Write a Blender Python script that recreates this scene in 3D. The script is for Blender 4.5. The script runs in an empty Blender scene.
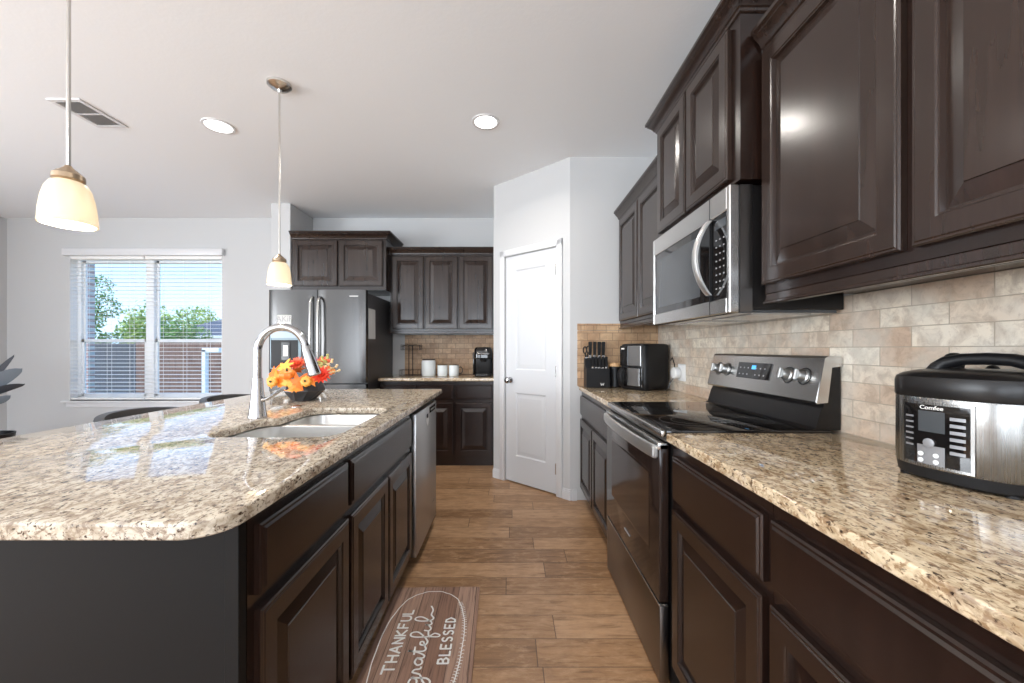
import bpy, bmesh, math, random
from mathutils import Vector, Matrix
from mathutils.geometry import tessellate_polygon
random.seed(7)
S = bpy.context.scene
C = S.collection
PI = math.pi
# ------------------------------------------------------------------ camera
EYE = 1.206
cd = bpy.data.cameras.new('camera'); cam = bpy.data.objects.new('camera', cd); C.objects.link(cam)
cam.location = (0, 0, EYE); cam.rotation_euler = (PI/2, 0, 0)
cd.sensor_width = 36; cd.lens = 397/1024*36
cd.shift_x = 2.5/1024; cd.shift_y = 7.5/1024
cd.clip_start = .02; cd.clip_end = 200
S.camera = cam
# ------------------------------------------------------------------ colour management
S.view_settings.view_transform = 'Standard'; S.view_settings.look = 'None'
S.view_settings.gamma = 1; S.view_settings.use_curve_mapping = False
S.view_settings.exposure = 0.40
# ------------------------------------------------------------------ sky, sun, added fill lamps
W = bpy.data.worlds.new('sky'); S.world = W; W.use_nodes = True
wn = W.node_tree; wn.nodes.clear()
wo = wn.nodes.new('ShaderNodeOutputWorld'); wb = wn.nodes.new('ShaderNodeBackground')
tc = wn.nodes.new('ShaderNodeTexCoord'); sx = wn.nodes.new('ShaderNodeSeparateXYZ')
cr = wn.nodes.new('ShaderNodeValToRGB')
cr.color_ramp.elements[0].position = 0.0; cr.color_ramp.elements[0].color = (.52, .72, .97, 1)
cr.color_ramp.elements[1].position = .38; cr.color_ramp.elements[1].color = (.16, .38, .85, 1)
wn.links.new(tc.outputs['Generated'], sx.inputs[0]); wn.links.new(sx.outputs['Z'], cr.inputs[0])
wn.links.new(cr.outputs[0], wb.inputs[0]); wn.links.new(wb.outputs[0], wo.inputs[0])
wb.inputs[1].default_value = 1.9
def lamp(name, kind, loc, rot, energy, color=(1, 1, 1), **kw):
    d = bpy.data.lights.new(name, kind); d.energy = energy; d.color = color
    for k, v in kw.items(): setattr(d, k, v)
    o = bpy.data.objects.new(name, d); C.objects.link(o); o.location = loc; o.rotation_euler = rot
    return o
sun = lamp('sun', 'SUN', (0, 0, 10), (0, 0, 0), 3.0, (1, .95, .88), angle=.01)
sun.rotation_euler = Vector((.45, .55, -.7)).to_track_quat('-Z', 'Y').to_euler()
# added fill lamps in unseen rear and left wall openings, for room light
lamp('patio_door_daylight', 'AREA', (-3.2, -4.02, 1.2), (math.radians(120), 0, 0), 105, (.93, .97, 1), shape='RECTANGLE', size=2.9, size_y=2.1)
lamp('rear_window_daylight', 'AREA', (-.35, -4.02, 1.45), (math.radians(120), 0, 0), 62, (.93, .97, 1), shape='RECTANGLE', size=2.2, size_y=1.5)
lamp('left_window_daylight', 'AREA', (-5.78, -.7, 1.4), (0, -math.radians(116), 0), 210, (.93, .97, 1), shape='RECTANGLE', size=1.5, size_y=3.4)
# ------------------------------------------------------------------ materials
def mat(name, color=(.5, .5, .5), rough=.5, metal=0.0, **kw):
    m = bpy.data.materials.new(name); m.use_nodes = True
    b = m.node_tree.nodes['Principled BSDF']
    b.inputs['Base Color'].default_value = (*color, 1); b.inputs['Roughness'].default_value = rough
    b.inputs['Metallic'].default_value = metal
    for k, v in kw.items(): b.inputs[k].default_value = v
    return m
class N:
    """short hand for node trees"""
    def __init__(s, m): s.m = m; s.t = m.node_tree; s.b = s.t.nodes['Principled BSDF']
    def n(s, typ, **kw):
        x = s.t.nodes.new('ShaderNode' + typ)
        for k, v in kw.items():
            if k.startswith('i_'): 
                key = k[2:]; key = int(key) if key.isdigit() else key
                x.inputs[key].default_value = v
            else: setattr(x, k, v)
        return x
    def l(s, a, b): s.t.links.new(a, b)
    def coord(s, kind='Object', scale=(1, 1, 1), rot=(0, 0, 0), loc=(0, 0, 0)):
        t = s.n('TexCoord'); mp = s.n('Mapping')
        mp.inputs['Scale'].default_value = scale; mp.inputs['Rotation'].default_value = rot; mp.inputs['Location'].default_value = loc
        s.l(t.outputs[kind], mp.inputs[0]); return mp.outputs[0]
    def noise(s, vec, scale, detail=3, rough=.5, dist=0):
        x = s.n('TexNoise'); x.inputs['Scale'].default_value = scale; x.inputs['Detail'].default_value = detail
        x.inputs['Roughness'].default_value = rough; x.inputs['Distortion'].default_value = dist
        s.l(vec, x.inputs['Vector']); return x.outputs[0]
    def ramp(s, fac, stops, interp='LINEAR'):
        x = s.n('ValToRGB'); e = x.color_ramp; e.interpolation = interp
        while len(e.elements) < len(stops): e.elements.new(.5)
        for i, (p, c) in enumerate(stops):
            e.elements[i].position = p
            e.elements[i].color = (*c, 1) if isinstance(c, tuple) else (c, c, c, 1)
        s.l(fac, x.inputs[0]); return x.outputs[0]
    def mix(s, fac, a, b, mode='MIX'):
        x = s.n('Mix', data_type='RGBA', blend_type=mode)
        for sock, v in ((x.inputs[0], fac), (x.inputs[6], a), (x.inputs[7], b)):
            if hasattr(v, 'links') or hasattr(v, 'is_linked'): s.l(v, sock)
            elif isinstance(v, tuple): sock.default_value = (*v, 1)
            else: sock.default_value = v
        return x.outputs[2]
    def math(s, op, a, b=None, c=None):
        x = s.n('Math', operation=op)
        for i, v in enumerate((a, b, c)):
            if v is None: continue
            if isinstance(v, (int, float)): x.inputs[i].default_value = v
            else: s.l(v, x.inputs[i])
        return x.outputs[0]
    def bump(s, h, strength=.2, dist=.01):
        x = s.n('Bump'); x.inputs['Strength'].default_value = strength; x.inputs['Distance'].default_value = dist
        s.l(h, x.inputs['Height']); s.l(x.outputs[0], s.b.inputs['Normal'])
    def col(s, c): s.l(c, s.b.inputs['Base Color'])
    def rgh(s, c): s.l(c, s.b.inputs['Roughness'])
# painted drywall and ceiling
def paint(name, color, bscale=140, bs=.12):
    m = mat(name, color, .75); q = N(m); v = q.coord(); q.bump(q.noise(v, bscale, 3), bs, .004); return m
M = {}
M['wall'] = paint('wall_paint', (.56, .56, .56))
M['ceiling'] = paint('ceiling_paint', (.875, .895, .915), 60, .15)
M['trim'] = mat('white_trim_paint', (.70, .70, .71), .35)
M['door_paint'] = mat('white_door_paint', (.66, .67, .69), .35)
# floor planks
m = mat('wood_floor', (.3, .2, .1), .32); q = N(m)
t = q.n('TexCoord'); sp = q.n('SeparateXYZ'); q.l(t.outputs['Object'], sp.inputs[0])
PW = .1475
ry = q.math('DIVIDE', q.math('ADD', sp.outputs['Y'], 60*PW - 1.505), PW)
row = q.math('FLOOR', ry); fy = q.math('FRACT', ry)
wn1 = q.n('TexWhiteNoise', noise_dimensions='1D'); q.l(row, wn1.inputs['W'])
off = q.math('MULTIPLY', wn1.outputs['Value'], 3.7)
rx = q.math('DIVIDE', q.math('ADD', q.math('ADD', sp.outputs['X'], off), 30.0), .92)
colm = q.math('FLOOR', rx); fx = q.math('FRACT', rx)
cmb = q.n('CombineXYZ'); q.l(row, cmb.inputs[0]); q.l(colm, cmb.inputs[1])
wn2 = q.n('TexWhiteNoise', noise_dimensions='2D'); q.l(cmb.outputs[0], wn2.inputs['Vector'])
tone = q.ramp(wn2.outputs['Value'], [(0, (.29, .155, .073)), (.35, (.36, .20, .098)), (.7, (.42, .24, .122)), (1, (.50, .30, .165))])
cmb2 = q.n('CombineXYZ'); q.l(q.math('MULTIPLY', sp.outputs['X'], 1.6), cmb2.inputs[0]); q.l(q.math('MULTIPLY', sp.outputs['Y'], 14), cmb2.inputs[1]); q.l(q.math('MULTIPLY', wn2.outputs['Value'], 40), cmb2.inputs[2])
grain = q.noise(cmb2.outputs[0], 3.0, 6, .6, .8)
g2 = q.ramp(grain, [(.28, (.50, .46, .42)), (.45, (.88, .86, .84)), (.58, (1, 1, 1)), (.75, (1.0, .93, .86))])
blot = q.noise(q.coord('Object', (1.2, 3.2, 1)), 9, 7, .74, .3)
c1 = q.mix(1.0, tone, g2, 'MULTIPLY')
c1 = q.mix(q.ramp(blot, [(.50, 0.0), (.68, .6)]), c1, (.58, .37, .215)); c1 = q.mix(q.ramp(blot, [(.32, .6), (.46, 0.0)]), c1, (.20, .105, .052))
def seam(f, w): 
    a = q.math('LESS_THAN', f, w); b = q.math('GREATER_THAN', f, 1-w); return q.math('MAXIMUM', a, b)
sm = q.math('MAXIMUM', seam(fy, .012), seam(fx, .0022))
c1 = q.mix(q.math('MULTIPLY', sm, .75), c1, (.06, .033, .02))
q.col(c1); q.rgh(q.ramp(grain, [(.3, .42), (.7, .3)]))
q.bump(q.math('ADD', q.math('MULTIPLY', sm, -1.0), q.math('MULTIPLY', grain, .5)), .25, .003)
M['floor'] = m
# granite
def granite(name, base1, base2, seedloc, warm=True):
    m = mat(name, (.6, .5, .4), .035); q = N(m); m.node_tree.nodes['Principled BSDF'].inputs['Specular IOR Level'].default_value = .6
    v = q.coord('Object', (1, .62, 1), (0, 0, .6), seedloc)
    n1 = q.noise(v, 14, 4, .6, .4); n2 = q.noise(v, 70, 5, .65, .7); n3 = q.noise(v, 120, 4, .6, .8); n4 = q.noise(v, 34, 4, .65, 1.0)
    c = q.mix(q.ramp(n1, [(.35, 0.0), (.65, 1.0)]), base1, base2)
    c = q.mix(q.ramp(n4, [(.46, 0.0), (.62, .85)]), c, tuple(x*k for x, k in zip(base2, (.52, .46, .40))))
    c = q.mix(q.ramp(n2, [(.50, 0.0), (.60, .85)]), c, (.24, .14, .07) if warm else (.25, .185, .135))
    c = q.mix(q.ramp(n1, [(.56, 0.0), (.75, .5)]), c, (.66, .62, .56))
    vr = q.n('TexVoronoi', feature='F1'); vr.inputs['Scale'].default_value = 95; q.l(v, vr.inputs['Vector'])
    pick = q.ramp(vr.outputs['Distance'], [(.20, 1.0), (.36, 0.0)])
    sel = q.ramp(n3, [(.47, 0.0), (.55, 1.0)])
    c = q.mix(q.math('MULTIPLY', pick, sel), c, (.03, .018, .014))
    c = q.mix(q.ramp(n3, [(.58, 0.0), (.64, .9)]), c, (.085, .045, .024))
    q.col(c); return m
M['granite'] = granite('granite_cream', (.70, .58, .41), (.62, .48, .31), (0, 0, 0))
M['granite_island'] = granite('granite_island', (.68, .61, .50), (.60, .52, .41), (3, 2, 0), False)
# brick-shaped travertine tile; u,v picked from object coords through an axis choice
def tile(name, axis, warm, bw=.2):
    m = mat(name, (.6, .5, .4), .45); q = N(m)
    t = q.n('TexCoord'); sp = q.n('SeparateXYZ'); q.l(t.outputs['Object'], sp.inputs[0])
    cb = q.n('CombineXYZ'); q.l(sp.outputs[axis], cb.inputs[0]); q.l(sp.outputs['Z'], cb.inputs[1])
    br = q.n('TexBrick'); br.offset = .5
    for k, v in (('Scale', 1.0), ('Mortar Size', .0016 if not warm else .0028), ('Mortar Smooth', .3), ('Bias', 0.0), ('Brick Width', bw), ('Row Height', .0605)): br.inputs[k].default_value = v
    mp = q.n('Mapping'); mp.inputs['Location'].default_value = (.031, -.91 + .0605*16, 0)
    q.l(cb.outputs[0], mp.inputs[0]); q.l(mp.outputs[0], br.inputs['Vector'])
    if warm: br.inputs['Color1'].default_value = (.62, .40, .23, 1); br.inputs['Color2'].default_value = (.40, .24, .13, 1); br.inputs['Mortar'].default_value = (.22, .13, .07, 1)
    else: br.inputs['Color1'].default_value = (.88, .80, .66, 1); br.inputs['Color2'].default_value = (.56, .41, .30, 1); br.inputs['Mortar'].default_value = (.42, .36, .28, 1)
    n1 = q.noise(t.outputs['Object'], 22, 6, .65, .6); n2 = q.noise(t.outputs['Object'], 70, 4, .6, .5); n3 = q.noise(t.outputs['Object'], 7, 3, .5)
    c = q.mix(q.ramp(n1, [(.42, 0.0), (.62, .6)]), br.outputs['Color'], (.37, .27, .20) if not warm else (.30, .17, .09))
    c = q.mix(q.ramp(n3, [(.45, 0.0), (.65, .45)]), c, (.72, .69, .62) if not warm else (.62, .45, .28))
    c = q.mix(q.ramp(n2, [(.56, 0.0), (.66, .22)]), c, (.30, .20, .14))
    n5 = q.noise(t.outputs['Object'], 11, 4, .6, .3); c = q.mix(q.ramp(n5, [(.52, 0.0), (.66, .35)]), c, (.56, .54, .46) if not warm else (.42, .30, .19))
    c = q.mix(q.ramp(br.outputs['Fac'], [(0, 0.0), (1, .8)]), c, (.44, .37, .29) if not warm else (.24, .145, .08))
    q.col(c)
    q.bump(q.math('SUBTRACT', q.math('MULTIPLY', n1, .25), br.outputs['Fac']), .5, .004)
    return m
M['tile_side'] = tile('travertine_tile_side', 'Y', False)
M['tile_front'] = tile('travertine_tile_front', 'X', True, .1)
# dark stained wood
def stain(name, color, rough=.3, streak=(2, 2, 22), warm=1.0):
    m = mat(name, color, rough); q = N(m)
    b = q.b; b.inputs['Coat Weight'].default_value = .05; b.inputs['Coat Roughness'].default_value = .18
    v = q.coord('Object', (22, 22, 1.6)); n = q.noise(v, 1.5, 4, .5)
    lo = tuple(c*.8 for c in color); hi = tuple(c*1.25 for c in color)
    q.col(q.mix(q.ramp(n, [(.3, 0.0), (.7, 1.0)]), lo, hi))
    return m
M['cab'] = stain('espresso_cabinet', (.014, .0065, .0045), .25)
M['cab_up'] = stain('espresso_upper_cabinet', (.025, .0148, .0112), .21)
M['cab_in'] = mat('cabinet_inside', (.012, .009, .008), .6)
M['panel'] = mat('island_panel_paint', (.008, .008, .008), .5, **{'Specular IOR Level': .18})
# metals
def brushed(name, color, rough, axis):
    m = mat(name, color, rough, 1.0); q = N(m)
    sc = {'x': (1, 160, 160), 'y': (160, 1, 160), 'z': (160, 160, 1)}[axis]
    n = q.noise(q.coord('Object', sc), 2, 2, .5); q.rgh(q.ramp(n, [(.2, rough*.9), (.8, rough*1.12)])); return m
M['steel'] = mat('stainless_steel', (.60, .59, .575), .27, 1.0)
M['steel_v'] = brushed('stainless_steel_vertical', (.42, .415, .41), .30, 'z')
M['steel_dark'] = mat('dark_stainless_steel', (.20, .185, .175), .3, 1.0)
M['chrome'] = mat('polished_chrome', (.50, .50, .515), .13, 1.0)
M['knobmetal'] = mat('satin_knob_metal', (.50, .50, .49), .42, 1.0)
M['handle'] = mat('satin_handle_metal', (.74, .735, .72), .38, 1.0)
M['fridge'] = brushed('fridge_steel', (.085, .082, .080), .25, 'z')
M['dwsteel'] = brushed('dishwasher_steel', (.42, .415, .41), .33, 'z')
M['cooksteel'] = brushed('cooker_steel', (.27, .265, .255), .27, 'z')
M['nickel'] = mat('brushed_nickel', (.66, .64, .61), .25, 1.0)
M['bronze'] = mat('warm_nickel_fitting', (.42, .32, .22), .3, 1.0)
M['sinksteel'] = mat('sink_steel', (.72, .72, .71), .33, .75)
M['black'] = mat('black_plastic', (.008, .008, .009), .4, **{'Specular IOR Level': .3})
M['blackmat'] = mat('black_enamel', (.010, .009, .009), .3, **{'Specular IOR Level': .35})
M['blackgloss'] = mat('black_glass', (.008, .007, .007), .04, **{'Specular IOR Level': .6})
M['ovenglass'] = mat('oven_door_glass', (.022, .013, .010), .10, **{'Specular IOR Level': .35})
M['greyprint'] = mat('grey_print', (.34, .34, .35), .5)
M['ring'] = mat('burner_ring_print', (.16, .15, .15), .25)
M['white'] = mat('white_plastic', (.80, .80, .79), .4)
M['whiteprint'] = mat('white_print', (.85, .83, .80), .6)
M['mug'] = mat('white_ceramic', (.76, .80, .80), .2)
M['paper'] = mat('white_paper', (.60, .60, .58), .8)
M['wood_lid'] = mat('pale_wood_lid', (.55, .33, .16), .5)
M['copper'] = mat('copper_lid', (.55, .27, .14), .3, .6)
M['darklid'] = mat('dark_brown_lid', (.06, .04, .03), .5)
M['wire'] = mat('dark_bronze_wire', (.035, .025, .02), .4, .6)
M['stone'] = mat('charcoal_bowl_glaze', (.045, .045, .05), .35)
M['greyfab'] = mat('charcoal_vinyl', (.05, .05, .052), .45)
M['bluelcd'] = mat('blue_display', (.05, .2, .4), .3, **{'Emission Color': (.1, .5, 1, 1), 'Emission Strength': .9})
M['greylcd'] = mat('grey_display', (.06, .065, .07), .15)
M['button'] = mat('silver_buttons', (.26, .26, .27), .35, .4)
M['disp_blue'] = mat('dispenser_panel', (.25, .34, .40), .25)
M['slat'] = mat('white_blind_slat', (.90, .89, .87), .45)
M['vinyl'] = mat('white_vinyl', (.90, .90, .90), .35)
m = mat('frosted_glass_shade', (.80, .70, .54), .3, **{'Emission Color': (1, .80, .52, 1), 'Emission Strength': .10}); M['shade'] = m
tl = m.node_tree.nodes.new('ShaderNodeBsdfTranslucent'); tl.inputs[0].default_value = (1, .95, .86, 1); ms = m.node_tree.nodes.new('ShaderNodeMixShader'); ms.inputs[0].default_value = .26
m.node_tree.links.new(m.node_tree.nodes['Principled BSDF'].outputs[0], ms.inputs[1]); m.node_tree.links.new(tl.outputs[0], ms.inputs[2]); m.node_tree.links.new(ms.outputs[0], m.node_tree.nodes['Material Output'].inputs[0])
M['bulb'] = mat('lit_bulb', (1, 1, 1), .5, **{'Emission Color': (1, .93, .80, 1), 'Emission Strength': 7.0})
M['canlens'] = mat('downlight_lens', (1, 1, 1), .5, **{'Emission Color': (1, .98, .95, 1), 'Emission Strength': 5.0})
M['darkvent'] = mat('vent_cavity', (.5, .5, .5), .7)
def glass():
    m = bpy.data.materials.new('window_glass'); m.use_nodes = True; t = m.node_tree; t.nodes.clear()
    o = t.nodes.new('ShaderNodeOutputMaterial'); mx = t.nodes.new('ShaderNodeMixShader'); tr = t.nodes.new('ShaderNodeBsdfTransparent')
    gl = t.nodes.new('ShaderNodeBsdfGlossy'); gl.inputs['Roughness'].default_value = .02
    lw = t.nodes.new('ShaderNodeLayerWeight'); lw.inputs[0].default_value = .5
    pw = t.nodes.new('ShaderNodeMath'); pw.operation = 'POWER'; pw.inputs[1].default_value = 5
    ml = t.nodes.new('ShaderNodeMath'); ml.operation = 'MULTIPLY_ADD'; ml.inputs[1].default_value = .9; ml.inputs[2].default_value = .04
    tr.inputs[0].default_value = (.97, .985, .98, 1)
    t.links.new(lw.outputs['Facing'], pw.inputs[0]); t.links.new(pw.outputs[0], ml.inputs[0]); t.links.new(ml.outputs[0], mx.inputs[0])
    t.links.new(tr.outputs[0], mx.inputs[1]); t.links.new(gl.outputs[0], mx.inputs[2]); t.links.new(mx.outputs[0], o.inputs[0])
    return m
M['glass'] = glass()
# ------------------------------------------------------------------ mesh helpers
class MB:
    def __init__(s): s.v = []; s.f = []
    def add(s, vs, fs, T=None):
        k = len(s.v)
        for p in vs: s.v.append(tuple(T @ Vector(p)) if T else tuple(p))
        for f in fs: s.f.append(tuple(i+k for i in f))
        return s
    def addbm(s, bm, T=None):
        bm.verts.index_update()
        s.add([v.co[:] for v in bm.verts], [[v.index for v in f.verts] for f in bm.faces], T); bm.free(); return s
    def box(s, x0, x1, y0, y1, z0, z1, bev=0.0, seg=1, T=None):
        x0, x1 = min(x0, x1), max(x0, x1); y0, y1 = min(y0, y1), max(y0, y1); z0, z1 = min(z0, z1), max(z0, z1)
        if bev <= 0:
            return s.add([(x0,y0,z0),(x1,y0,z0),(x1,y1,z0),(x0,y1,z0),(x0,y0,z1),(x1,y0,z1),(x1,y1,z1),(x0,y1,z1)],
                         [(3,2,1,0),(4,5,6,7),(0,1,5,4),(1,2,6,5),(2,3,7,6),(3,0,4,7)], T)
        bm = bmesh.new(); bmesh.ops.create_cube(bm, size=1)
        for v in bm.verts: v.co = Vector(((x0+x1)/2 + v.co.x*(x1-x0), (y0+y1)/2 + v.co.y*(y1-y0), (z0+z1)/2 + v.co.z*(z1-z0)))
        bmesh.ops.bevel(bm, geom=list(bm.edges), offset=min(bev, .49*min(x1-x0, y1-y0, z1-z0)), segments=seg, affect='EDGES', profile=.5)
        return s.addbm(bm, T)
    def loft(s, loops, closed=True, cap0=True, cap1=True, T=None):
        n = len(loops[0]); vs = [p for L in loops for p in L]; fs = []
        for a in range(len(loops)-1):
            for i in range(n if closed else n-1):
                j = (i+1) % n; fs.append((a*n+i, a*n+j, (a+1)*n+j, (a+1)*n+i))
        if cap0: fs.append(tuple(range(n-1, -1, -1)))
        if cap1: fs.append(tuple((len(loops)-1)*n + i for i in range(n)))
        return s.add(vs, fs, T)
    def lathe(s, prof, seg=24, c=(0, 0, 0), sx=1, sy=1, T=None, cap0=True, cap1=True):
        loops = [[(c[0]+r*sx*math.cos(2*PI*i/seg), c[1]+r*sy*math.sin(2*PI*i/seg), c[2]+z) for i in range(seg)] for r, z in prof]
        return s.loft(loops, True, cap0, cap1, T)
    def tube(s, pts, r, seg=8, T=None, flat=1.0, cap=True):
        P = [Vector(p) for p in pts]; n = len(P); R = r if isinstance(r, (list, tuple)) else [r]*n
        tan = [(P[min(i+1, n-1)] - P[max(i-1, 0)]).normalized() for i in range(n)]
        up = Vector((0, 0, 1)) if abs(tan[0].z) < .9 else Vector((0, 1, 0))
        a = tan[0].cross(up).normalized(); loops = []
        for i in range(n):
            a = (a - tan[i]*a.dot(tan[i])).normalized(); b = tan[i].cross(a)
            loops.append([tuple(P[i] + a*R[i]*math.cos(2*PI*k/seg) + b*R[i]*flat*math.sin(2*PI*k/seg)) for k in range(seg)])
        return s.loft(loops, True, cap, cap, T)
    def prism(s, poly, z0, z1, T=None):
        return s.loft([[(x, y, z0) for x, y in poly], [(x, y, z1) for x, y in poly]], T=T)
    def nested(s, x0, x1, z0, z1, steps, y=0.0, T=None):
        """front facing -y. steps: (inset, height above the back plane)"""
        loops = [[(x0+i, y-h, z0+i), (x1-i, y-h, z0+i), (x1-i, y-h, z1-i), (x0+i, y-h, z1-i)] for i, h in steps]
        return s.loft(loops, T=T)
    def ball(s, c, r, seg=16, ring=8, sc=(1, 1, 1), T=None):
        prof = [(max(1e-4, r*math.sin(PI*k/ring)), -r*math.cos(PI*k/ring)) for k in range(ring+1)]
        loops = [[(c[0]+p*sc[0]*math.cos(2*PI*i/seg), c[1]+p*sc[1]*math.sin(2*PI*i/seg), c[2]+z*sc[2]) for i in range(seg)] for p, z in prof]
        return s.loft(loops, T=T)
def obj(name, mb, m, parent=None, loc=(0, 0, 0), rot=(0, 0, 0), smooth=True, ang=35):
    me = bpy.data.meshes.new(name); me.from_pydata(mb.v, [], mb.f); me.validate()
    bm = bmesh.new(); bm.from_mesh(me); bmesh.ops.recalc_face_normals(bm, faces=bm.faces); bm.to_mesh(me); bm.free()
    me.materials.append(M[m] if isinstance(m, str) else m)
    if smooth:
        me.polygons.foreach_set('use_smooth', [True]*len(me.polygons)); me.set_sharp_from_angle(angle=math.radians(ang))
    me.update()
    o = bpy.data.objects.new(name, me); C.objects.link(o); o.location = loc; o.rotation_euler = rot
    if parent: o.parent = parent
    return o
def tag(o, label, cat, group=None, kind=None):
    o['label'] = label; o['category'] = cat
    if group: o['group'] = group
    if kind: o['kind'] = kind
    return o
def thing(name, label, cat, loc=(0, 0, 0), rz=0.0, group=None, kind=None):
    o = bpy.data.objects.new(name, None); C.objects.link(o); o.location = (*loc, 0)[:3]; o.rotation_euler = (0, 0, rz)
    o.empty_display_size = .05
    return tag(o, label, cat, group, kind)
def copy_tree(o, parent=None):
    c = o.copy(); C.objects.link(c); c.parent = parent
    for ch in [x for x in C.objects if x.parent == o]: copy_tree(ch, c)
    return c
def struct(name, mb, m, label, cat, parent=None):
    o = obj(name, mb, m, parent)
    if not parent: tag(o, label, cat, kind='structure')
    return o
def text_mesh(name, body, size, m, parent, T, depth=.0006, align='CENTER', spacing=1.0):
    cu = bpy.data.curves.new(name, 'FONT'); cu.body = body; cu.size = size; cu.extrude = depth; cu.align_x = align; cu.align_y = 'CENTER'
    cu.space_character = spacing; cu.resolution_u = 3
    tmp = bpy.data.objects.new('tmp', cu); C.objects.link(tmp)
    me = bpy.data.meshes.new_from_object(tmp.evaluated_get(bpy.context.evaluated_depsgraph_get()))
    bpy.data.objects.remove(tmp); me.name = name; me.materials.clear(); me.materials.append(M[m])
    me.transform(T)
    o = bpy.data.objects.new(name, me); C.objects.link(o)
    if parent: o.parent = parent
    return o
def rot(axis, deg): return Matrix.Rotation(math.radians(deg), 4, axis)
def tr(x, y, z): return Matrix.Translation((x, y, z))
def arc(cx, cy, r, a0, a1, n): return [(cx+r*math.cos(math.radians(a0+(a1-a0)*i/n)), cy+r*math.sin(math.radians(a0+(a1-a0)*i/n))) for i in range(n+1)]
def round_poly(cs, seg=6):
    out = []; n = len(cs)
    for i, (x, y, r) in enumerate(cs):
        p = Vector((x, y)); a = (Vector(cs[i-1][:2])-p).normalized(); b = (Vector(cs[(i+1) % n][:2])-p).normalized()
        if r <= 0: out.append((x, y)); continue
        half = math.acos(max(-1, min(1, a.dot(b))))/2; d = r/math.tan(half)
        p0 = p+a*d; p1 = p+b*d; cc = p+(a+b).normalized()*(r/math.sin(half))
        a0 = math.atan2(p0.y-cc.y, p0.x-cc.x); a1 = math.atan2(p1.y-cc.y, p1.x-cc.x); da = (a1-a0+PI) % (2*PI)-PI
        for k in range(seg+1): out.append((cc.x+r*math.cos(a0+da*k/seg), cc.y+r*math.sin(a0+da*k/seg)))
    return out
def offset(poly, d):
    """positive d moves inward for a counter clockwise loop"""
    n = len(poly); out = []
    for i in range(n):
        p = Vector(poly[i]); a = (p-Vector(poly[i-1])).normalized(); b = (Vector(poly[(i+1) % n])-p).normalized()
        na = Vector((-a.y, a.x)); nb = Vector((-b.y, b.x)); nn = (na+nb).normalized(); k = max(.35, nn.dot(na))
        out.append(tuple(p+nn*(d/k)))
    return out
def slab(outer, z0, z1, hole=None, r=.006, steps=4):
    """counter clockwise outer loop, clockwise hole; eased top edge"""
    mb = MB()
    prof = [(.003, z0), (0, z0+.003)] + [(r-r*math.cos(a), z1-r+r*math.sin(a)) for a in [PI/2*k/steps for k in range(steps+1)]]
    tops = []; bots = []
    for L in ([outer, hole] if hole else [outer]):
        loops = [[(x, y, z) for x, y in offset(L, o)] for o, z in prof]
        mb.loft(loops, cap0=False, cap1=False); tops.append(loops[-1]); bots.append(loops[0])
    for LL in (tops, bots):
        flat = [Vector(p) for L in LL for p in L]
        tris = tessellate_polygon([[Vector(p) for p in L] for L in LL])
        mb.add([tuple(p) for p in flat], tris)
    o = MB(); o.v = mb.v; o.f = mb.f
    return o
def weld(o, d=1e-4):
    bm = bmesh.new(); bm.from_mesh(o.data); bmesh.ops.remove_doubles(bm, verts=bm.verts, dist=d); bmesh.ops.recalc_face_normals(bm, faces=bm.faces)
    bm.to_mesh(o.data); bm.free(); o.data.polygons.foreach_set('use_smooth', [True]*len(o.data.polygons)); o.data.set_sharp_from_angle(angle=math.radians(35)); return o
# ------------------------------------------------------------------ the room
XR, XL, YB, YF, H = 1.195, -5.90, 4.66, -4.1, 2.74
WX0, WX1, WZ0, WZ1 = -5.165, -3.375, .60, 2.31
struct('floor', MB().box(XL-.15, XR+.15, YF-.15, YB+.15, -.1, 0), 'floor', 'brown hardwood plank floor with boards laid across the kitchen', 'floor')
struct('ceiling', MB().box(XL-.15, XR+.15, YF-3.5, YB+.15, H, H+.12), 'ceiling', 'white lightly textured ceiling over the kitchen', 'ceiling')  # slab runs on past the rear wall, unseen, added to block the sun
struct('wall_right', MB().box(XR, XR+.15, YF-.15, YB+.15, 0, H), 'wall', 'pale grey wall on the right behind the range and its cabinets', 'wall')
LW0, LW1 = -2.4, 1.0  # unseen opening added in the left wall for its fill lamp
struct('wall_left', MB().box(XL-.15, XL, LW1, YB+.15, 0, H).box(XL-.15, XL, YF-.15, LW0, 0, H).box(XL-.15, XL, LW0, LW1, 0, .7).box(XL-.15, XL, LW0, LW1, 2.2, H), 'wall', 'pale grey wall at the far left edge of the picture', 'wall')
struct('wall_back', MB().box(XL, WX0, YB, YB+.15, 0, H).box(WX1, XR, YB, YB+.15, 0, H).box(WX0, WX1, YB, YB+.15, 0, WZ0).box(WX0, WX1, YB, YB+.15, WZ1, H), 'wall', 'pale grey back wall around the window and behind the fridge', 'wall')
b = MB()
for x0, x1, z0, z1 in ((XL, -4.65, 0, H), (-1.75, -1.45, 0, H), (.75, XR, 0, H), (-4.65, -1.75, 2.25, H), (-1.45, .75, 0, .7), (-1.45, .75, 2.2, H)): b.box(x0, x1, YF-.15, YF, z0, z1)  # unseen openings added so the rear fill lamps can sit in them
struct('wall_rear', b, 'wall', 'pale grey wall behind the camera with patio door and window openings', 'wall')
# stub wall beside the fridge
struct('wall_fridge_side', MB().box(-2.51, -2.305, 4.175, YB, 0, H, .004), 'wall', 'short pale grey wall end sticking out to the left of the fridge', 'wall')
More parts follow.
